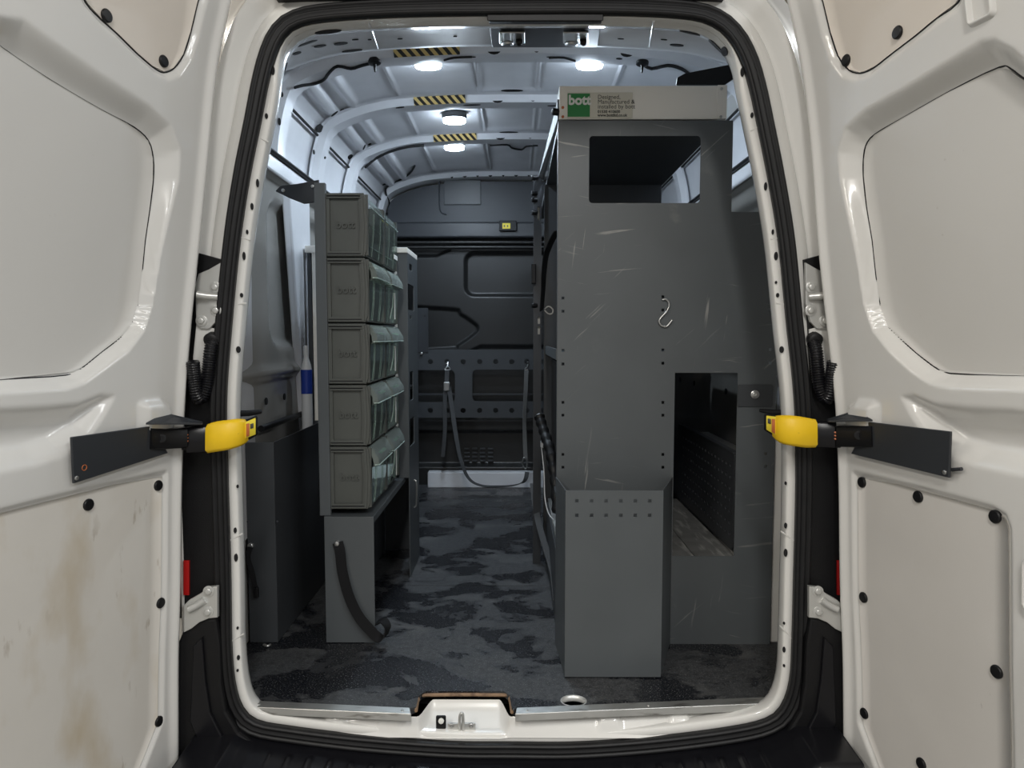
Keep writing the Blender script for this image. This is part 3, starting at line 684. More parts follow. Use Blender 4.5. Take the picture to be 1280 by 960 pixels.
slab('label_print', [(308.0, 530, 546, -.163), (311.5, 529, 545, -.157)], .003, ORANGE, armL, .0005, per=0)
slab('label_print', [(313.2, 530, 536, -.154), (316.5, 529, 535, -.148)], .003, INK, armL, .0005, per=0)
slab('catch', [(294, 513, 521, -.06), (310, 513, 520, -.03), (325, 512, 517, .0)], .02, BLKPLASTIC, armL, per=0)
armR = thing('door_check_arm', 'black steel check arm with yellow grip on right door', 'door check arm')
door_quad('mounting_plate', DR, ((1093, 527), (1197, 539), (1195, 597), (1071, 567)), .012, .018, STEEL, armR)
disc('bolt', DR.P(*DR.uz(1190, 590), .018), DR.n, .005, .003, SCREW, armR, 10)
tube('rod', [DR.P(*DR.uz(1194, 587), .008), DR.P(*DR.uz(1207, 586), .010)], .004, STEEL, armR, 8, 0)
slab('bracket', [(1095, 532, 558, sy(DR, 1093)-.01), (1074, 532, 559, sy(DR, 1074)-.012), (1050, 532, 558, -.19)], .03, BLKPLASTIC, armR, per=0)
disc('bracket_hole', atY(1073.5, 544, sy(DR, 1074)-.03), (-.3, -1, 0), .011, .003, DARK, armR, 12, hole=.7)
hexa('gusset', [atY(1091, 527, -.30), atY(1035, 528, -.20), atY(1033, 526.5, -.16), atY(1069, 515, -.22),
                atY(1091, 526, -.30)+(0, 0, .003), atY(1035, 527, -.20)+(0, 0, .003), atY(1033, 525.5, -.16)+(0, 0, .003), atY(1069, 514, -.22)+(0, 0, .003)], STEEL, armR, .001)
tube('spring', [atY(1046, 533, -.18), atY(1046, 559, -.18)], .010, BLKPLASTIC, armR, 8, 0)
for k in range(3): tube('spring_coil', [atY(1042.5, 540+k*4, -.192), atY(1046, 541+k*4, -.195), atY(1049.5, 540+k*4, -.192)], .0025, ORANGE, armR, 6, 3)
slab('arm_housing', [(1042, 528, 559, -.18), (1030, 527, 559, -.175), (1017, 527, 559, -.165)], .03, BLKGLOSS, armR, per=0)
slab('yellow_grip', [(1018, 524, 559, -.178), (1005, 521.5, 559, -.182), (990, 519.5, 557, -.18), (978, 519, 554, -.165), (971, 519.5, 549, -.145)], .028, YELLOW, armR, .009)
slab('arm_end', [(972, 520, 547, -.150), (965, 519, 543, -.140), (957, 517.5, 538, -.125)], .016, BLKPLASTIC, armR, per=0)
slab('warning_label', [(970, 521, 544, -.162), (958.5, 519.5, 537, -.140)], .004, YELST, armR, .0005, per=0)
slab('label_print', [(968.5, 524, 542, -.163), (965, 523.5, 540, -.157)], .003, ORANGE, armR, .0005, per=0)
slab('label_print', [(963.5, 524, 530, -.153), (960, 523, 529, -.147)], .003, INK, armR, .0005, per=0)
slab('catch', [(984, 512, 518, -.06), (968, 512, 519, -.03), (951, 511, 515, .0)], .02, BLKPLASTIC, armR, per=0)
# ------------------------------------------------------------------ hinges, conduits, tail lights, bumper
HX = {-1: lambda x: x, 1: lambda x: 1283-x}
def hinge_up(side, root):
    f = HX[side]; Y = SY+.0
    pl = [xz(f(x), y, Y) for x, y in ((276, 330), (262, 338), (250, 343), (246, 356), (247, 398), (252, 410), (262, 410), (270, 402), (276, 380))]
    h = plate('hinge_plate', pl, [], fY(Y), .012, ZINC, root, .002); tag(h, 'upper hinge plate with three bolts')
    for x, y in ((269, 359), (270, 388), (252, 401)): disc('bolt', atY(f(x), y, Y-.006), (0, -1, 0), .010, .009, ZINC, h, 6); disc('washer', atY(f(x), y, Y-.006), (0, -1, 0), .015, .004, ZINC, h, 16)
    tube('hinge_arm', [atY(f(272), 371, Y-.01), atY(f(258), 370, Y-.018), atY(f(246), 368, Y-.024)], .010, ZINC, h, 8, 3)
def hinge_low(side, root):
    f = HX[side]; Y = SY-.032
    pl = [xz(f(x), y, Y) for x, y in ((272, 733), (262, 734), (252, 742), (238, 750), (232, 756), (232, 788), (240, 784), (250, 776), (262, 771), (272, 770))]
    h = plate('hinge_plate', pl, [], fY(Y), .014, ZINC, root, .002); tag(h, 'lower hinge plate with two bolts')
    for x, y in ((261, 739), (260, 765)): disc('bolt', atY(f(x), y, Y-.007), (0, -1, 0), .010, .008, ZINC, h, 6); disc('washer', atY(f(x), y, Y-.007), (0, -1, 0), .015, .003, ZINC, h, 16)
    tube('hinge_arm', [atY(f(256), 750, Y-.006), atY(f(246), 757, Y-.010), atY(f(236), 762, Y-.014)], .011, ZINC, h, 8, 3)
for sd, rt in ((-1, doorL[0]), (1, doorR[0])): hinge_up(sd, rt); hinge_low(sd, rt)
for side, nm in ((-1, 'left'), (1, 'right')):
    f = HX[side]
    # white hinge backing and black plastic body end below it
    bk_ = thing('tail_light', f'{nm} tail light in its black housing beside the seal', 'tail light')
    Y = SY+.018
    pl = [xz(f(x), y, Y) for x, y in ((279, 326), (250, 318), (240, 340), (232, 480), (229, 600), (228, 770), (272, 770), (270, 640), (270, 500), (273, 420))]
    plate('housing', pl, [], fY(Y), .02, BLKPLASTIC, bk_, .003)
    pl = [xz(f(x), y, Y-.014) for x, y in ((271, 412), (246, 405), (242, 445), (241, 468), (258, 468), (261, 430), (271, 418))]
    plate('hinge_backing', pl, [], fY(Y-.012), .006, PAINT, bk_, .001)
    pl = [xz(f(x), y, Y-.02) for x, y in ((235, 702), (229, 702), (229, 744), (235, 744))]
    plate('red_lens', pl, [], fY(Y-.014), .008, RED, bk_, .001)
    if side < 0: conduit_y = 0
    c = thing('cable_conduit', f'corrugated black cable sleeve looping beside the {nm} door edge', 'cable sleeve')
    pts = [atY(f(x), y, Y-.02-d) for x, y, d in ((266, 428, .0), (263, 440, .012), (261, 460, .014), (258, 482, .016), (251, 498, .02), (246, 492, .03), (243, 470, .04), (241, 452, .05))]
    P = resample(crom(pts, 10), 240)
    tube('sleeve', P, lambda t: .0165+.0013*math.sin(t*2*math.pi*40), BLKGLOSS, c, 10, 0)
    disc('grommet', atY(f(265), 424, Y-.018), (0, -1, -.3), .019, .015, RUBBER, c, 14)
bump = thing('rear_bumper', 'black plastic rear step bumper below the door opening', 'bumper')
step = []
xs = np.linspace(-.87, .87, 400); vs = np.linspace(0, 1, 30); Xg, V = np.meshgrid(xs, vs)
Yg = SY+.03-V*.24; 
bot = SEAL[SEAL[:, 1] < .25]; bot = bot[np.argsort(bot[:, 0])]; bot = np.array([bot[abs(bot[:, 0]-x) < .03][:, 1].min() for x in np.linspace(-.76, .76, 60)])
Zg = np.interp(Xg, np.linspace(-.76, .76, 60), bot)-.019-.02*V-.05*sstep((V-.85)/.15)
Zg = Zg+.006*sstep((np.cos(Xg*2*math.pi/.055)-.55)/.3)*sstep((V-.32)/.05)*sstep((.82-V)/.05)*(abs(Xg) < .66)
grid('step_top', np.stack([Xg, Yg, Zg], -1), BLKGLOSS, bump, back=(0, 0, -.25))
for side in (-1, 1):
    f = HX[side]; pl = [xz(f(x), y, SY-.002) for x, y in ((276, 800), (272, 772), (262, 772), (250, 777), (236, 788), (231, 800), (230, 975), (330, 975), (330, 935), (300, 912), (284, 885), (278, 850))]
    plate('corner_cap', pl, [], fY(SY-.002), .05, BLKPLASTIC, bump, .008)
    pl = [xz(f(x), y, SY-.03) for x, y in ((252, 800), (244, 808), (240, 900), (256, 940), (300, 950), (282, 930), (262, 890), (256, 850))]
    plate('corner_panel', pl, [], fY(SY-.03), .014, BLKGLOSS, bump, .004)
# ================================================================== RIGHT-HAND RACK
R = .34
rack = thing('van_rack', 'tall grey steel rack on the right, windowed end panel facing the doors', 'rack')
XL = xz(697, 400, R)[0]; XR = xz(962, 805, R)[0]; ZT = xz(800, 151, R)[1]
xs_, zs_ = xz(914, 265, R)
out = [(XL, 0), (XR, 0), (XR, zs_), (xs_, zs_), (xs_, ZT), (XL, ZT)]
def rpx(x0, y0, x1, y1, r, Y=R): a = xz(x0, y1, Y); b = xz(x1, y0, Y); return rrect(a[0], a[1], b[0], b[1], r)
holes = [rpx(736, 170, 876, 254, .012), rpx(840, 466, 922, 695, .003)]
for cx, ys in ((703.7, (372.5, 389, 438, 455, 503, 519, 568, 584)), (828.5, (371, 387.5, 437.5, 454, 503, 519, 568, 584)), (962.5, (370.6, 387.5, 437, 453.7)), (957, (567, 583))):
    for y in ys:
        p = xz(cx, y, R)
        if p[0]+.006 < XR: holes.append(sq(p[0], p[1], .0046))
plate('end_panel', out, holes, fY(R), .003, RACK, rack)
# returns of the end panel and frame
box('edge_return', (XL-.0015, R, 0), (XL+.0015, R+.03, ZT), RACKC, rack, 0)
PY = 1.20
box('top_board', (XL, R+.004, ZT-.018), (.655, PY+.9, ZT), RACKD, rack, .002)
box('partition', (XL-.01, PY, .02), (.648, PY+.012, ZT-.018), RACKD, rack, .002)
box('middle_shelf', (XL, R+.004, .955), (.74, PY, .972), RACKC, rack, .002)
box('shelf_lip', (XL-.004, R+.01, .955), (XL, PY, .992), RACKC, rack, .001)
zsh = xz(880, 695, R)[1]
for k, (a, b) in enumerate(((XL+.01, .452), (.455, .60), (.603, .735))): box('shelf_plank', (a, R+.006, zsh-.016), (b, PY-.01, zsh-.001-.001*k), PLANK, rack, .002)
box('plinth_panel', (XL+.004, R+.03, .012), (XL+.012, PY, zsh-.02), RACKD, rack, .001)
box('rear_side_panel', (XL+.30, PY+.02, .02), (XL+.31, 2.6, ZT-.02), RACKD, rack, .001)
# perforated side panel seen through the lower cut-out
XP = xz(918, 600, R+.05)[0]; zt_ = xz(918, 566, R+.05)[1]
hl = [rrect(y-.009, z-.0055, y+.009, z+.0055, .004, 3) for y in np.arange(R+.09, PY-.05, .045) for z in np.arange(zsh+.05, zt_-.03, .040)]
plate('perforated_panel', rrect(R+.05, zsh, PY, zt_, .02), hl, fX(XP), .004, RACKD, rack)
box('panel_flange', (XP-.004, R+.055, zt_-.006), (XP+.02, PY, zt_), RACKD, rack, .002)
# silver fascia along the aisle and slotted post
hexa('aisle_fascia', [atY(697, 150, R+.02), atY(677, 225, PY), atY(680, 225, PY), atY(700, 150, R+.02), atY(697, 124, R+.02), atY(672.5, 222, PY), atY(676, 222, PY), atY(700, 124, R+.02)], FASCIA, rack, .001)
pa, pb = xz(666.5, 445, PY-.01), xz(677, 222, PY-.01)
post = plate('slotted_post', [(pa[0], 0), (pb[0], 0), (pb[0], pb[1]), (pa[0], pb[1])], [rpx(671.5, 259, 674.5, 276, .002, PY-.01), rpx(672, 396, 675, 405, .002, PY-.01), rpx(672, 408, 675, 418, .002, PY-.01)], fY(PY-.012), .02, STEEL, rack)
for y0, y1 in ((259, 276), (396, 405), (408, 418)):
    a = xz(671.5, y1, PY+.0); b = xz(675, y0, PY); box('slot_strip', (a[0], PY-.004, a[1]), (b[0], PY-.001, b[1]), WHITE, post, 0)
for y in (140, 222, 242, 250, 266, 382):
    Y_ = R+.02 if y == 140 else PY-.02; p = atY(695.5 if y == 140 else 668.5, y, Y_)
    disc('knob', p, (-1, -.4, 0), .011, .016, BLKPLASTIC, rack, 10)
a = xz(664, 355, PY-.03); b = xz(670, 330, PY-.03); box('latch_block', (a[0], PY-.05, a[1]), (b[0], PY-.02, b[1]), BLKPLASTIC, rack, .004)
# silver header box with sticker
HYY = R+.012
a, b = xz(699, 150, HYY), xz(908, 107, HYY)
hb = box('header_panel', (a[0], HYY, a[1]+.002), (b[0], HYY+.10, b[1]), SILVER, rack, .002)
q = xz(896.5, 130, HYY); box('header_end_cap', (q[0], HYY-.003, a[1]+.002), (b[0]+.002, HYY+.102, b[1]+.001), SILVER, rack, .001)
for px, py in ((703.5, 134.5), (703.5, 146)): disc('screw', atY(px, py, HYY-.001), (0, -1, 0), .0045, .003, ORANGE, rack, 10, hole=.4)
for px, py in ((902, 111), (901, 146)): disc('screw', atY(px, py, HYY-.004), (0, -1, 0), .0045, .003, SCREW, rack, 10, hole=.4)
SYY = HYY-.003
a, b = xz(709, 147.5, SYY), xz(791, 115.5, SYY)
st = box('sticker', (a[0], SYY, a[1]), (b[0], HYY+.001, b[1]), CREAM, rack, .0005)
a, b = xz(709.5, 146, SYY), xz(737.5, 117, SYY)
box('sticker_logo', (a[0], SYY-.001, a[1]), (b[0], SYY+.001, b[1]), GREEN, st, 0)
def facing(px, py, Y): p = xz(px, py, Y); return lambda a, b, c: (p[0]+a, Y-c, p[1]+b)
text('logo_lettering', 'bott', .042, WHITE, facing(710.5, 130.5, SYY-.0014), st, .0004, .0016)
for s_, y, sz, bo in (('Designed,', 123.6, .0185, .0), ('Manufactured &', 129.6, .0185, .0), ('installed by bott', 135.6, .0185, .0), ('01530 410600', 141.2, .0125, .0004), ('www.bottltd.co.uk', 145.6, .0125, .0004)):
    text('sticker_lettering', s_, sz, INK, facing(747, y, SYY-.0006), st, .0003, bo)
# open pocket bin bolted to the end panel
PB = .10
xa, xb = xz(706.5, 700, PB)[0], xz(828, 700, PB)[0]; xc, xd = XL-.004, xz(839, 700, R)[0]; zt = xz(760, 613, PB)[1]; zb_ = xz(697, 596, R)[1]
pk = thing('pocket_bin', 'grey sheet-metal pocket bin with square holes on the right rack end', 'bin')
ph = [sq(*xz(x, y, PB), .0052) for y in (626, 644) for x in (721, 739.5, 757.5, 776, 794, 812)]
plate('front_panel', [(xa, .004), (xb, .004), (xb, zt), (xa, zt)], ph, fY(PB), .003, RACKC, pk)
def side_wall(x0, x1, t):
    return hexa('side_panel', [(x0, PB+.001, .004), (x1, R-.003, .004), (x1+t, R-.003, .004), (x0+t, PB+.001, .004),
                               (x0, PB+.001, zt), (x1, R-.003, zb_), (x1+t, R-.003, zb_), (x0+t, PB+.001, zt)], RACKC, pk, .0005)
side_wall(xa, xc, .003); side_wall(xb-.003, xd-.003, .003)
hexa('base_panel', [(xa+.004, PB+.003, .006), (xb-.004, PB+.003, .006), (xd-.006, R-.004, .006), (xc+.005, R-.004, .006), (xa+.004, PB+.003, .010), (xb-.004, PB+.003, .010), (xd-.006, R-.004, .010), (xc+.005, R-.004, .010)], RACKD, pk, 0)
# hook and bolted plate on the end panel
a, b = xz(922, 508, R-.004), xz(966, 481, R-.004)
plate('corner_bracket', rrect(a[0], a[1], min(b[0], XR), b[1], .004), [], fY(R-.004), .004, RACKD, rack, .001)
disc('bolt', atY(943.5, 493, R-.007), (0, -1, 0), .014, .006, SCREW, rack, 16); disc('bolt_socket', atY(943.5, 493, R-.012), (0, -1, 0), .008, .004, ZINC, rack, 6, hole=.5)
h = tube('s_hook', [atY(x, y, R-.008) for x, y in ((828, 375), (832, 374), (836, 378), (836, 384), (832, 391), (826, 397), (824, 402), (827, 407), (833, 408), (838, 403), (840, 400))], .0032, SCREW, None, 8, 5)
tag(h, 'small shiny S-shaped wire hook hanging on the rack end panel', 'hook')
# things along the aisle side of the rack
def seg(pts, Y=None): return [atY(x, y, d) for x, y, d in pts]
k = thing('tool_case', 'black soft tool case standing under the rack shelf', 'case')
ca = hexa('case_body', [(XL+.022, R+.10, .50), (XL+.022, PY-.06, .50), (XL+.30, PY-.06, .50), (XL+.30, R+.10, .50), (XL+.022, R+.10, .945), (XL+.022, PY-.06, .952), (XL+.30, PY-.06, .952), (XL+.30, R+.10, .945)], BLKGLOSS, k, .02)
tube('case_piping', [(XL+.020, R+.12, .93), (XL+.018, .8, .935), (XL+.020, PY-.08, .94)], .006, RUBBER, k, 6, 4)
box('case_shelf', (XL, R+.006, .482), (XL+.31, PY, .498), RACKD, rack, .002)
o = strap('hanging_strap', seg([(697, 288, .55), (690, 300, .62), (683, 318, .72), (680, 340, .8), (679, 362, .86), (677, 388, .9)]), .030, (.5, 1, 0), .004, WEBB); tag(o, 'black strap hanging down over the upper rack opening', 'strap')
o = tube('cord_loop', seg([(681, 386, .9), (686, 383, .88), (691, 387, .87), (690, 392, .87), (685, 392, .88), (681, 388, .9)]), .0028, mat('cord', (.42, .41, .38), .7), None, 6, 4); tag(o, 'small pale looped cord on the rack edge', 'cord')
o = tube('hose', seg([(674, 520, .75), (680, 540, .70), (688, 565, .62), (694, 600, .55), (697, 640, .48)]), lambda t: .020+.003*math.sin(t*60), BLKPLASTIC, None, 8, 8); tag(o, 'thick black ribbed hose sagging out of the rack side', 'hose')
o = tube('cable', seg([(677, 560, .74), (680, 590, .72), (681, 620, .70), (685, 640, .66), (692, 650, .60)]), .0022, PLW, None, 6, 5); tag(o, 'thin white cable dangling beside the black hose', 'cable')
o = box('white_clip', tuple(atY(676, 560, .78)-np.array((.0, .0, .0))), tuple(atY(683, 552, .78)+np.array((0, .03, 0))), PLW, None, .003); tag(o, 'small white plastic clip beside the black hose', 'clip')
o = strap('floor_strap', seg([(666, 604, 1.3), (669, 630, 1.22), (675, 660, 1.10), (684, 690, .92), (691, 715, .76), (695, 748, .58)]), .028, (.5, .5, .6), .003, WEBG); tag(o, 'grey webbing strap trailing along the rack foot to the floor', 'strap')
# ================================================================== LEFT-HAND UNITS
bx0, bx1 = xz(405, 645, R)[0], xz(467, 645, R)[0]; bz = xz(435, 646, R)[1]
bench = thing('bench_box', 'low grey steel bench box under the parts bins', 'bench')
box('front_panel', (bx0, R, .002), (bx1, R+.004, bz-.004), RACKC, bench, .001)
box('top_board', (bx0, R, bz-.004), (bx1, 1.40, bz), RACKC, bench, .001)
box('rear_panel', (bx0+.006, 1.39, .002), (bx1, 1.40, bz-.006), RACKD, bench, .001)
box('side_lip', (bx1-.003, R+.004, bz-.022), (bx1, 1.40, bz-.004), RACKC, bench, .0005)
box('back_panel', (bx0, R+.006, .002), (bx0+.004, 1.40, bz-.006), RACKD, bench, .001)
o = strap('bench_strap', seg([(422, 678, R-.006), (425, 690, R-.012), (428, 715, R-.016), (436, 745, R-.02), (448, 770, R-.025), (462, 787, R-.03), (473, 797, R-.03), (481, 795, R-.03), (484, 784, R-.02), (479, 776, R-.0), (470, 779, R+.02)]), .034, [(1, 0, 0), (1, 0, .1), (1, .2, .3), (.3, 1, .3), (0, 1, 0)], .004, WEBB)
tag(o, 'black webbing strap looped from the bench front to the floor', 'strap')
disc('strap_bolt', atY(421.5, 679, R-.004), (0, -1, 0), .009, .010, SCREW, bench, 8)
# bin carrier panel
cx0, cx1 = xz(393, 230, R+.02)[0], xz(407, 230, R+.02)[0]; cz1 = xz(400, 229, R+.02)[1]
car = thing('bin_carrier', 'upright grey carrier panel holding the stacked parts bins', 'carrier panel')
box('front_edge', (cx0, R+.012, bz), (cx1, R+.03, cz1), RACKC, car, .002)
box('carrier_sheet', (cx0+.006, R+.03, bz), (cx0+.012, .96, cz1-.01), RACKD, car, .001)
pl = [xz(x, y, R+.10) for x, y in ((346, 239), (352, 233), (372, 231), (398, 226), (398, 252), (380, 254), (362, 247))]
plate('wall_bracket', pl, [], fY(R+.10), .012, STEEL, car, .002)
for px, py in ((391, 233), (354, 238)): disc('bolt', atY(px, py, R+.09), (0, -1, 0), .006, .005, SCREW, car, 8)
ZB = [xz(435, y, R+.02)[1] for y in (241, 322, 404, 481, 558, 637)]
fx = xz(461, 400, R+.02)[0]; bxk = cx1+.001
rowname = ('top', 'second', 'third', 'fourth', 'bottom')
protos = {}
def parts_bin(row, col):
    y0 = R+.022+col*.290; y1 = y0+.278; z1, z0 = ZB[row]-.002, ZB[row+1]+.004
    t = thing('parts_bin', f'{"near" if col == 0 else "far"} grey parts bin with clear front, {rowname[row]} row of the stack', 'bin', group='clear-fronted parts bins')
    for yy, nm in ((y0+.004, 0), (y1-.008, 1)):
        sw = plate('side_wall', [(bxk, z0), (fx-.012, z0), (fx-.004, z0+.02), (fx-.001, (z0+z1)/2), (fx-.006, z1-.02), (fx-.012, z1), (bxk, z1)], [], fY(yy+.002), .003, BINGREY, t)
        if nm == 0:
            inn = [(bxk+.010, z0+.016), (fx-.028, z0+.016), (fx-.024, (z0+z1)/2), (fx-.028, z1-.014), (bxk+.010, z1-.014)]
            plate('side_rim', [(bxk, z0), (fx-.012, z0), (fx-.004, z0+.02), (fx-.001, (z0+z1)/2), (fx-.006, z1-.02), (fx-.012, z1), (bxk, z1)], [inn], fY(y0-.001), .009, BINGREY, t, .0008)
            pv = plate('front_stile', [(fx-.022, z0+.004), (fx-.014, z0+.004), (fx-.009, (z0+z1)/2), (fx-.014, z1-.004), (fx-.022, z1-.004), (fx-.018, (z0+z1)/2)], [], fY(y0-.007), .004, BINGREY, t)
            for zz in (z0+.004, z1-.005, z1-.014):
                box('rim_rib', (bxk+.002, y0-.010, zz-.0022), (fx-.014, y0-.004, zz+.0022), BINGREY, t, .0005)
            for zz in (z0+.0085, z1-.0095): box('rim_groove', (bxk+.002, y0-.0062, zz-.0016), (fx-.016, y0-.0052, zz+.0016), DARK, t, 0)
            if col == 0: text('moulded_lettering', 'bott', .036, BINGREY, (lambda cx, cz, Y: (lambda a, b, c: (cx+a, Y-c, cz+b)))((bxk+fx)/2-.006, (z0+z1)/2-.01, y0+.0035), t, .004, .0004, 'CENTER')
    box('base', (bxk, y0+.006, z0), (fx-.006, y1-.006, z0+.004), BINGREY, t, .001)
    box('back_wall', (bxk, y0+.006, z0), (bxk+.003, y1-.006, z1), BINGREY, t, .0005)
    hgt = z1-z0
    if row == 0: pr = [(fx-.006, z0+.006), (fx+.002, z0+hgt*.40), (fx+.004, z0+hgt*.74), (fx+.006, z0+hgt*.80), (fx-.004, z0+hgt*.93), (fx-.014, z1-.002)]
    else: pr = [(fx-.006, z0+.006), (fx+.001, z0+hgt*.35), (fx+.003, z0+hgt*.66), (fx+.026, z0+hgt*.70), (fx+.024, z0+hgt*.80), (fx+.006, z0+hgt*.95), (fx-.010, z1-.002)]
    loops = [[(a, y, b) for a, b in pr] for y in (y0+.008, y0+.012, (y0+y1)/2, y1-.012, y1-.008)]
    loops[0] = [(a-(.018 if i > 2 and row else 0), y0+.008, b) for i, (a, b) in enumerate(pr)]; loops[-1] = [(a-(.018 if i > 2 and row else 0), y1-.008, b) for i, (a, b) in enumerate(pr)]
    nl = 3 if row else 6
    cf = loft('clear_front', [lp[:nl] for lp in loops], CLEAR, t, angle=35)
    if row: loft('clear_lip', [lp[2:] for lp in loops], CLEARLIP, cf, angle=35)
    for k in range(2):
        yy = y0+.075+k*.12; tube('front_rib', [(pr[0][0]+.002, yy, pr[0][1]), (pr[1][0]+.002, yy, pr[1][1]), (pr[2][0]+.002, yy, pr[2][1])], .0012, CLEARLIP, cf, 5, 0)
    tube('front_lip', [(pr[3][0]-.014 if row else pr[3][0], y0+.009, pr[3][1]), (pr[3][0], y0+.016, pr[3][1]), (pr[3][0], y1-.016, pr[3][1]), (pr[3][0]-.014 if row else pr[3][0], y1-.009, pr[3][1])], .0018, CLEAREDGE, cf, 6, 0)
    if not row:
        for hh in (.18, .52): tube('front_lip', [(fx-.002, y0+.012, z0+hgt*hh), (fx-.002, y1-.012, z0+hgt*hh)], .0014, CLEARLIP, cf, 5, 0)
    for yy in (y0+.001, y1-.009): box('front_post', (fx-.016, yy, z0+.003), (fx+.001, yy+.008, z1-.003), BINGREY, t, .001)
    if row >= 2: box('grip_pad', (pr[4][0]-.016, (y0+y1)/2-.045, pr[4][1]+.006), (pr[4][0]-.004, (y0+y1)/2+.045, pr[4][1]+.010), GREEN, cf, .001, ('Y', .5))
    if col == 1: box('label_card', (fx+.004, y1-.10, z0+hgt*(.1 if row else .22)), (fx+.006, y1-.085 if row else y1-.02, z0+hgt*(.6 if row else .30)), WHITE, cf, 0)
    # loose fixings standing inside
    for k in range(4):
        yy = y0+.03+k*.062; hh = hgt*random.uniform(.2, .55)
        box('packet', (bxk+.02+random.random()*.03, yy, z0+.005), (fx-.03-random.random()*.02, yy+random.uniform(.012, .03), z0+hh), random.choice((RACKD, STEEL, STEEL, BINGREY)), t, .002)
for r_ in range(5):
    for c_ in range(2): parts_bin(r_, c_)
# second rack behind the bins
RY = .99
rk2 = thing('shelf_upright', 'grey slotted rack upright with silver cap behind the parts bins', 'rack')
AX = xz(510, 450, RY)[0]
def ax(px, py): p = atX(px, py, AX); return (float(p[1]), float(p[2]))
y_a, y_b = RY, ax(522, 450)[0]; zc = xz(503, 316, RY)[1]
hl = []
for x0, y0, x1, y1 in ((511, 330, 514.5, 338), (509.5, 356, 517, 388), (512, 394, 514, 399), (512, 464, 516, 500), (512, 522, 517.5, 556)):
    q0, q1 = ax((x0), (y0+y1)/2), ax((x1), (y0+y1)/2); zz0, zz1 = ax((x0+x1)/2, y1)[1], ax((x0+x1)/2, y0)[1]
    hl.append(rrect(q0[0], zz0, q1[0], zz1, .008))
plate('slotted_face', [(y_a, .0), (y_b, .0), (y_b, zc), (y_a, zc)], hl, fX(AX), .003, RACKC, rk2)
box('front_face', (xz(498, 450, RY)[0], RY-.002, bz+.001), (AX, RY+.001, zc), RACKC, rk2, .0005)
box('silver_cap', (xz(497, 450, RY)[0], RY-.004, zc), (AX+.002, y_b, zc+.022), SILVER, rk2, .002)
box('edge_trim', (xz(494.3, 450, RY)[0], RY-.006, bz+.02), (xz(497.3, 450, RY)[0], RY+.004, zc), WHITE, rk2, .0005)
box('back_board', (-.80, y_b, .44), (AX-.01, y_b+.01, zc), RACKD, rk2, .001)
box('wall_upright', (xz(386, 450, RY)[0], RY, .0), (xz(391, 450, RY)[0], RY+.05, zc), RACKD, rk2, .002)
box('wall_upright_trim', (xz(392, 450, RY)[0], RY, .0), (xz(396.5, 450, RY)[0], RY+.05, zc), SILVER, rk2, .001)
box('wall_upright_cap', (xz(384, 450, RY)[0], RY-.003, zc), (xz(398, 450, RY)[0], RY+.06, zc+.030), SILVER, rk2, .002)
box('shelf', (-.84, RY+.02, .80), (AX-.01, y_b, .812), RACKD, rk2, .001)
tube('handle', [(AX+.002, ax(517, 600)[0], ax(517, 600)[1]), (AX+.012, ax(517, 602)[0], ax(517, 604)[1]), (AX+.012, ax(517, 630)[0], ax(517, 630)[1]), (AX+.002, ax(517, 634)[0], ax(517, 634)[1])], .004, SCREW, rk2, 6, 3)
# low open locker against the left wall
lx1 = xz(345, 700, R)[0]; lz = xz(330, 553, R)[1]
lk = thing('side_locker', 'low open-topped dark locker against the left wall', 'locker')
box('front_panel', (-.895, R, .002), (lx1, R+.004, lz), RACKD, lk, .001)
box('side_panel', (lx1-.004, R+.004, .002), (lx1, .96, lz), RACKD, lk, .001)
box('rear_panel', (-.895, .955, .002), (lx1-.005, .96, lz), RACKD, lk, .001)
box('inner_shelf', (-.895, .78, .50), (lx1-.005, .954, .51), RACKD, lk, .001)
for px, py in ((310, 652), (346.5, 652)): disc('rivet', atY(px, py, R), (0, -1, 0), .004, .002, STEEL, lk, 8)
disc('strap_bolt', atY(313.5, 682, R-.002), (0, -1, 0), .010, .008, SCREW, lk, 10)
o = thing('locker_strap', 'thin black strap with end clip bolted to the locker front', 'strap')
strap('webbing', seg([(313, 684, R-.012), (310, 698, R-.016), (315, 715, R-.012), (319, 735, R-.012)]), .016, [(1, 0, 0), (.6, .6, 0), (1, 0, 0)], .003, WEBB, o)
box('end_clip', tuple(atY(316.5, 748, R-.02)), tuple(atY(322, 735, R-.02)+np.array((0, .014, 0))), BLKPLASTIC, o, .003)
o = tube('lashing_ring', [atZ(x, y, .006) for x, y in ((330, 806), (334, 807.5), (338, 806))], .005, SCREW, None, 8, 5); tag(o, 'small metal lashing ring on the floor by the locker', 'lashing ring')
pl = [xz(x, y, .60) for x, y in ((330, 524), (372, 514), (372, 519), (330, 534))]
tube('locker_rail', [(-.885, .46, lz+.03), (-.885, .95, lz+.03)], .012, BLKPLASTIC, wl, 8, 0)
bt = thing('spray_bottle', 'white plastic bottle with blue label standing in the locker', 'bottle')
bcx, bcy = -.853, .90; zt2 = atY(383, 432, bcy)[2]
bp = [(.001, .51), (.020, .512), (.022, .53), (.022, zt2-.11), (.019, zt2-.08), (.010, zt2-.05), (.009, zt2-.04)]
loft('bottle_body', [[(bcx+r*math.cos(2*math.pi*k/20), bcy+r*math.sin(2*math.pi*k/20), z) for k in range(20)] for r, z in bp], PLW, bt, True, True, angle=50)
loft('bottle_label', [[(bcx+.0226*math.cos(2*math.pi*k/24), bcy+.0226*math.sin(2*math.pi*k/24), z) for k in range(24)] for z in (atY(383, 492, bcy)[2], atY(383, 462, bcy)[2])], BLUE, bt, True)
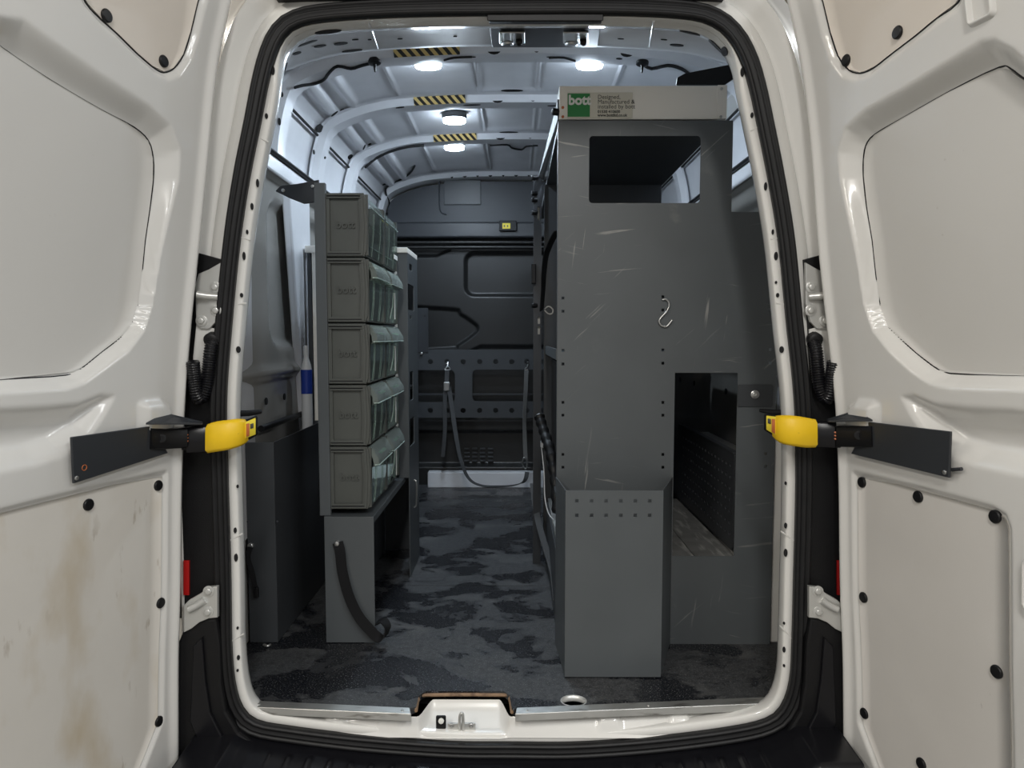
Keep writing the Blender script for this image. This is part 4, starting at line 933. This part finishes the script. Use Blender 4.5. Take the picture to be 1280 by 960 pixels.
loft('bottle_cap', [[(bcx+r*math.cos(2*math.pi*k/16), bcy+r*math.sin(2*math.pi*k/16), z) for k in range(16)] for r, z in ((.011, zt2-.04), (.011, zt2-.01), (.008, zt2))], PLW, bt, True, True, angle=40)
# ================================================================== FAR END: lashing panel and straps
FY = 2.74
lp = thing('cargo_barrier', 'low grey steel cargo barrier with round holes before the bulkhead', 'barrier')
a, b = xz(483, 522, FY), xz(720, 437, FY)
hl = [rpx(500, 462.5, 568.6, 502.6, .03, FY), rpx(590.5, 462, 690, 501.5, .03, FY)]
for x in (517.5, 538, 558.7, 579, 599.6, 619.6, 639.7, 658.6, 679): hl += [circ(*xz(x, 452, FY), .0175), circ(*xz(x, 513, FY), .0175)]
plate('perforated_plate', [(a[0], a[1]), (b[0], a[1]), (b[0], b[1]), (a[0], b[1])], hl, fY(FY), .004, RACKD, lp)
a2, b2 = xz(505, 440, FY-.01), xz(535, 385, FY-.01)
plate('bracket_plate', [(a2[0], a2[1]), (b2[0], a2[1]), (b2[0], b2[1]), (a2[0], b2[1])], [circ(*xz(530.5, 395, FY-.01), .008)], fY(FY-.008), .004, STEEL, lp)
disc('bolt', atY(527, 442, FY-.012), (0, -1, 0), .010, .008, SCREW, lp, 8)
for x in (a[0]+.02, b[0]-.02): box('panel_leg', (x-.02, FY+.004, .0), (x+.02, FY+.03, b[1]), STEEL, lp, .002)
for y_ in (493, 526): box('stay_bar', (a[0], FY+.05, xz(600, y_, FY+.05)[1]-.006), (b[0], FY+.06, xz(600, y_, FY+.05)[1]+.006), STEEL, lp, .001)
s1 = thing('ratchet_strap', 'grey lashing strap with metal buckle hooked on the panel left of centre', 'strap')
tube('hook', seg([(557, 455, FY-.02), (560, 452, FY), (559, 458, FY-.02), (556, 462, FY-.025), (563, 462, FY-.025), (559.5, 457, FY-.02)]), .004, SCREW, s1, 6, 4)
strap('webbing', seg([(559, 463, FY-.025), (558.5, 472, FY-.025), (558.5, 480, FY-.03)]), .028, (1, 0, 0), .004, WEBG, s1)
bkx = atY(558.5, 483, FY-.04); box('buckle', (bkx[0]-.020, FY-.055, bkx[2]-.03), (bkx[0]+.020, FY-.03, bkx[2]+.03), SCREW, s1, .005)
strap('loose_tail', seg([(556.5, 486, FY-.04), (556, 510, FY-.04), (556, 540, FY-.04), (553.5, 571, FY-.04)]), .026, (1, .3, 0), .003, WEBG, s1)
strap('long_loop', seg([(561, 484, FY-.045), (565, 510, FY-.06), (570, 545, FY-.10), (576, 575, FY-.15), (586, 598, FY-.2), (602, 607, FY-.25), (625, 608, FY-.22), (645, 606, FY-.2), (656, 600, FY-.16), (659, 590, FY-.13)]), .028, [(1, 0, 0), (1, .3, 0), (.6, .8, 0), (0, 1, .2), (.3, 1, 0), (1, 0, 0)], .004, WEBG, s1)
s2 = thing('ratchet_strap', 'pale grey lashing strap hanging at the far end beside the right rack', 'strap')
tube('hook', seg([(659, 453, FY-.02), (661, 452, FY), (659, 458, FY-.02), (656, 462, FY-.025), (660, 462, FY-.025)]), .004, SCREW, s2, 6, 4)
strap('webbing', seg([(658, 463, FY-.025), (657, 490, FY-.03), (655.5, 520, FY-.03), (656, 550, FY-.03), (657, 575, FY-.03)]), .028, [(1, .2, 0), (.7, .7, 0), (1, 0, 0)], .004, mat('webbing_pale', (.16, .16, .155), .7, bump=.6, bs=900), s2)
tube('end_ring', seg([(655, 572, FY-.04), (659, 578, FY-.04), (657, 586, FY-.04), (653, 580, FY-.04)]), .005, SCREW, s2, 6, 4, True)
# ================================================================== CEILING THINGS
lamps = ((535, 80, 'rear ceiling lamp beside the nearest hazard tape', 1.0), (737, 80, 'rear ceiling lamp above the right rack header', 1.0),
         (568, 150, 'oval ceiling lamp between the second and third hazard tapes', .8), (568, 184, 'furthest ceiling lamp, below the third hazard tape', .9))
for px, py, lab, k in lamps:
    c = atZ(px, py, ZR+.005); t = thing('ceiling_lamp', 'lit white '+lab, 'ceiling lamp', group='van ceiling lamps')
    rx, ry = .052*(1 if k == 1 else 1.06), .036
    def ring(s, z): return [(c[0]+rx*s*math.cos(2*math.pi*q/28)**1, c[1]+ry*s*math.sin(2*math.pi*q/28), c[2]+z) for q in range(28)]
    loft('lamp_base', [ring(1.10, .045), ring(1.12, .012), ring(1.06, .006), ring(1.0, .006)], RACKD, t, True, True, angle=40)
    loft('lens_rim', [ring(1.0, .010), ring(1.0, -.008), ring(.95, -.012)], LENSRIM, t, True, False, angle=60)
    loft('lamp_lens', [ring(.95, -.012), ring(.8, -.014), ring(.4, -.0155), ring(.1, -.016)], LENS, t, True, True, angle=60)
for i, (x0, x1, lab) in enumerate(((493, 575, 'nearest'), (518, 582, 'middle'), (543, 596, 'furthest'))):
    yb = BOWS[i]; a = atZ(x0, (64, 125, 173)[i], ZR+.01)[0]; b = atZ(x1, (64, 125, 173)[i], ZR+.01)[0]
    xs8 = np.linspace(a, b, 9); lo_, hi_ = [], []
    for xx in xs8:
        zz = float(np.interp(xx, CSS[30:-30, 0], CSS[30:-30, 1])); lo_.append((xx, yb-.055-.022, zz+.022)); hi_.append((xx, yb-.055+.006, zz-.004))
    up_o = [(p[0], p[1]+.002, p[2]+.003) for p in hi_]; lo_o = [(p[0], p[1]+.002, p[2]+.003) for p in lo_]
    o = loft('hazard_tape', [lo_, hi_, up_o, lo_o], HAZ, None, False, False, True, False)
    tag(o, f'{lab} black and yellow striped hazard tape on a roof bow', 'tape', 'hazard tapes on the roof bows')
lt = thing('door_latch', 'black latch panel with two metal strikers in the top of the opening', 'door latch')
def hq(l, d0, d1): return [on_header(*p)-np.array((0, 0, d0)) for p in l]+[on_header(*p)-np.array((0, 0, d1)) for p in l]
hexa('cover', hq(((611, 24), (752, 24), (747, 57), (615, 57)), -.004, .006), RUBBER, lt, .002)
hexa('cover_lip', [atY(609, 26, SY-.002), atY(754, 26, SY-.002), atY(754, 26, SY+.03), atY(609, 26, SY+.03), atY(609, 15, SY-.002), atY(754, 15, SY-.002), atY(754, 15, SY+.03), atY(609, 15, SY+.03)], RUBBER, lt, .002)
for x in (640, 720):
    st_ = hexa('striker_plate', hq(((x-16, 34), (x+16, 34), (x+16, 48), (x-16, 48)), .010, .016), SCREW, lt, .002)
    tube('striker_loop', [on_header(*p)-np.array((0, 0, d)) for p, d in (((x-12, 47), .014), ((x-12, 40), .034), ((x-9, 36), .038), ((x-2, 36), .038), ((x, 40), .034), ((x, 47), .014))], .005, SCREW, st_, 8, 4)
    disc('striker_pin', on_header(x+9, 42)-np.array((0, 0, .016)), (0, -.6, -1), .010, .022, BLKPLASTIC, st_, 12)
bpy.context.view_layer.update()
RB = bvh_of([c for c in roof.children if c.name.startswith(('roof_panel', 'roof_bow'))]+[hdr, wl, wr, bk]+[c for c in bk.children if c.name.startswith('upper_panel')])
def cable(label, pts, r=.006):
    q = [stick(RB, x, y, r)[0] for x, y in pts]; q = [p for p in q if p is not None]
    o = tube('roof_cable', q, r, RUBBER, None, 6, 3); tag(o, label, 'cable')
cable('black cable clipped round the left end of the first roof bow', [(367, 108), (378, 105), (392, 103), (404, 98), (411, 89), (422, 82), (438, 84), (452, 80), (468, 76)])
cable('black cable running to a clip on the right roof side', [(803, 78), (815, 84), (835, 80), (852, 84), (864, 92)])
cable('short dark cable entering the nearest left ceiling lamp', [(555, 74), (567, 71), (590, 70)], .004)
cable('short dark cable entering the right ceiling lamp', [(686, 71), (705, 71), (719, 75)], .004)
cable('black cable looping below the third roof bow', [(612, 181), (634, 180), (640, 184), (652, 186), (658, 182), (672, 181)], .005)
cable('black cable along the far left end of the third roof bow', [(456, 208), (470, 196), (490, 187), (510, 182), (530, 180)], .007)
cable('black cable trailing down the far left roof corner', [(518, 206), (512, 215), (500, 224), (484, 232), (482, 242), (486, 255), (484, 268)], .007)
for px, py, lab in ((468, 76, 'black cable clip on the left end of the first roof bow'), (803, 77, 'black cable clip on the right end of the first roof bow')):
    t = thing('cable_clip', lab, 'clip'); p, n_ = stick(RB, px, py, .002)
    disc('clip_pad', p, n_, .024, .012, BLKPLASTIC, t, 14); tube('clip_stem', [p, p+n_*.02+Vector((0, 0, -.02))], lambda q: .008*(1-q*.6), BLKPLASTIC, t, 8, 3)
# dark slots and notches pressed into the bows
for px, py, rx, ry, rt in ((400, 160, .020, .028, .9), (392, 190, .008, .012, 0), (352, 118, .006, .01, 0), (349, 152, .006, .014, 0), (418, 142, .020, .008, .3), (427, 138, .014, .008, .3), (437, 196, .016, .022, .9), (455, 184, .016, .010, .3), (462, 180, .010, .008, .3),
                           (406, 197, .006, .014, 0), (481, 230, .014, .02, .9), (640, 113, .05, .007, 0), (500, 134, .02, .007, 0), (590, 131, .04, .006, 0), (695, 132, .04, .006, 0), (636, 165, .05, .007, 0), (585, 71, .03, .004, 0), (693, 71, .03, .004, 0), (774, 73, .012, .006, 0)):
    mark(RB, px, py, rx, ry, roof, 'bow_slot', rot=rt)
p0 = atY(518, 205, 2.70); o = box('cable_socket', tuple(p0-np.array((.03, .02, .012))), tuple(p0+np.array((.035, .02, .012))), BLKPLASTIC, None, .004); tag(o, 'small black cable socket at the front end of the roof', 'socket')
pl = [xz(x, y, .40) for x, y in ((846, 106), (847, 98), (856, 93), (922, 80), (926, 92), (905, 106))]
plate('dark_flap', pl, [], fY(.40), .01, BLKPLASTIC, hdr, .002)
# ================================================================== SILL THINGS
def sill_strip(pa, pb, qa, qb, label):
    t = thing('sill_strip', label, 'sill strip')
    A0, B0, A1, B1 = [np.array((*Zp(*p), 0)) for p in (pa, pb, qa, qb)]
    hexa('bar', [A0+(0, -.004, -.016), B0+(0, -.004, -.016), B1+(0, .004, -.016), A1+(0, .004, -.016), A0+(0, 0, .004), B0+(0, 0, .004), B1+(0, 0, .006), A1+(0, 0, .006)], ALU, t, .0015)
    for f_ in (.05, .95) if pa[0] < 600 else (.04, .5, .95):
        c = A0*(1-f_)+B0*f_; c2 = A1*(1-f_)+B1*f_; disc('screw', (c+c2)/2+(0, 0, .005), (0, 0, 1), .005, .002, SCREW, t, 10, hole=.4)
sill_strip((311, 885), (514, 894), (317, 878), (512, 887), 'worn aluminium sill strip left of the latch recess')
sill_strip((644, 894), (972, 880), (646, 887), (970, 873), 'worn aluminium sill strip right of the latch recess')
ls = thing('latch_striker', 'small metal latch striker in the white sill recess', 'latch')
SB = bvh_of([sillo]); LYY = float(stick(SB, 577, 911, .0)[0].y)-.004
pl = [xz(x, y, LYY) for x, y in ((560, 904), (594, 904), (594, 914), (586, 919), (568, 919), (560, 914))]
plate('striker_plate', pl, [], fY(LYY), .006, ZINC, ls, .001)
tube('striker_loop', [atY(574.5, 912, LYY-.004), atY(574.5, 900, LYY-.03), atY(575.5, 893, LYY-.035), atY(578, 892, LYY-.035), atY(579, 899, LYY-.03), atY(579, 912, LYY-.004)], .004, ZINC, ls, 8, 4)
for x in (564.5, 589): disc('bolt', atY(x, 907, LYY-.004), (0, -1, 0), .007, .004, SCREW, ls, 10, hole=.4)
so = thing('sill_socket', 'small square black socket beside the latch striker', 'socket')
a, b = xz(545.5, 910, LYY), xz(557, 895, LYY); plate('socket_plate', rrect(a[0], a[1], b[0], b[1], .003), [], fY(LYY), .006, BLKPLASTIC, so, .001)
disc('socket_bolt', atY(551.5, 901, LYY-.004), (0, -1, 0), .008, .005, WHITE, so, 8)
# ================================================================== put every Empty at the base of its thing
bpy.context.view_layer.update()
for o in list(COL.objects):
    if o.type == 'EMPTY' and o.parent is None:
        pts = []
        for c in o.children_recursive:
            if c.type == 'MESH': pts += [c.matrix_world @ Vector(b) for b in c.bound_box]
        if not pts: continue
        lo = [min(p[i] for p in pts) for i in range(3)]; hi = [max(p[i] for p in pts) for i in range(3)]
        o.location = ((lo[0]+hi[0])/2, (lo[1]+hi[1])/2, lo[2])
        for c in o.children: c.location = c.location-o.location
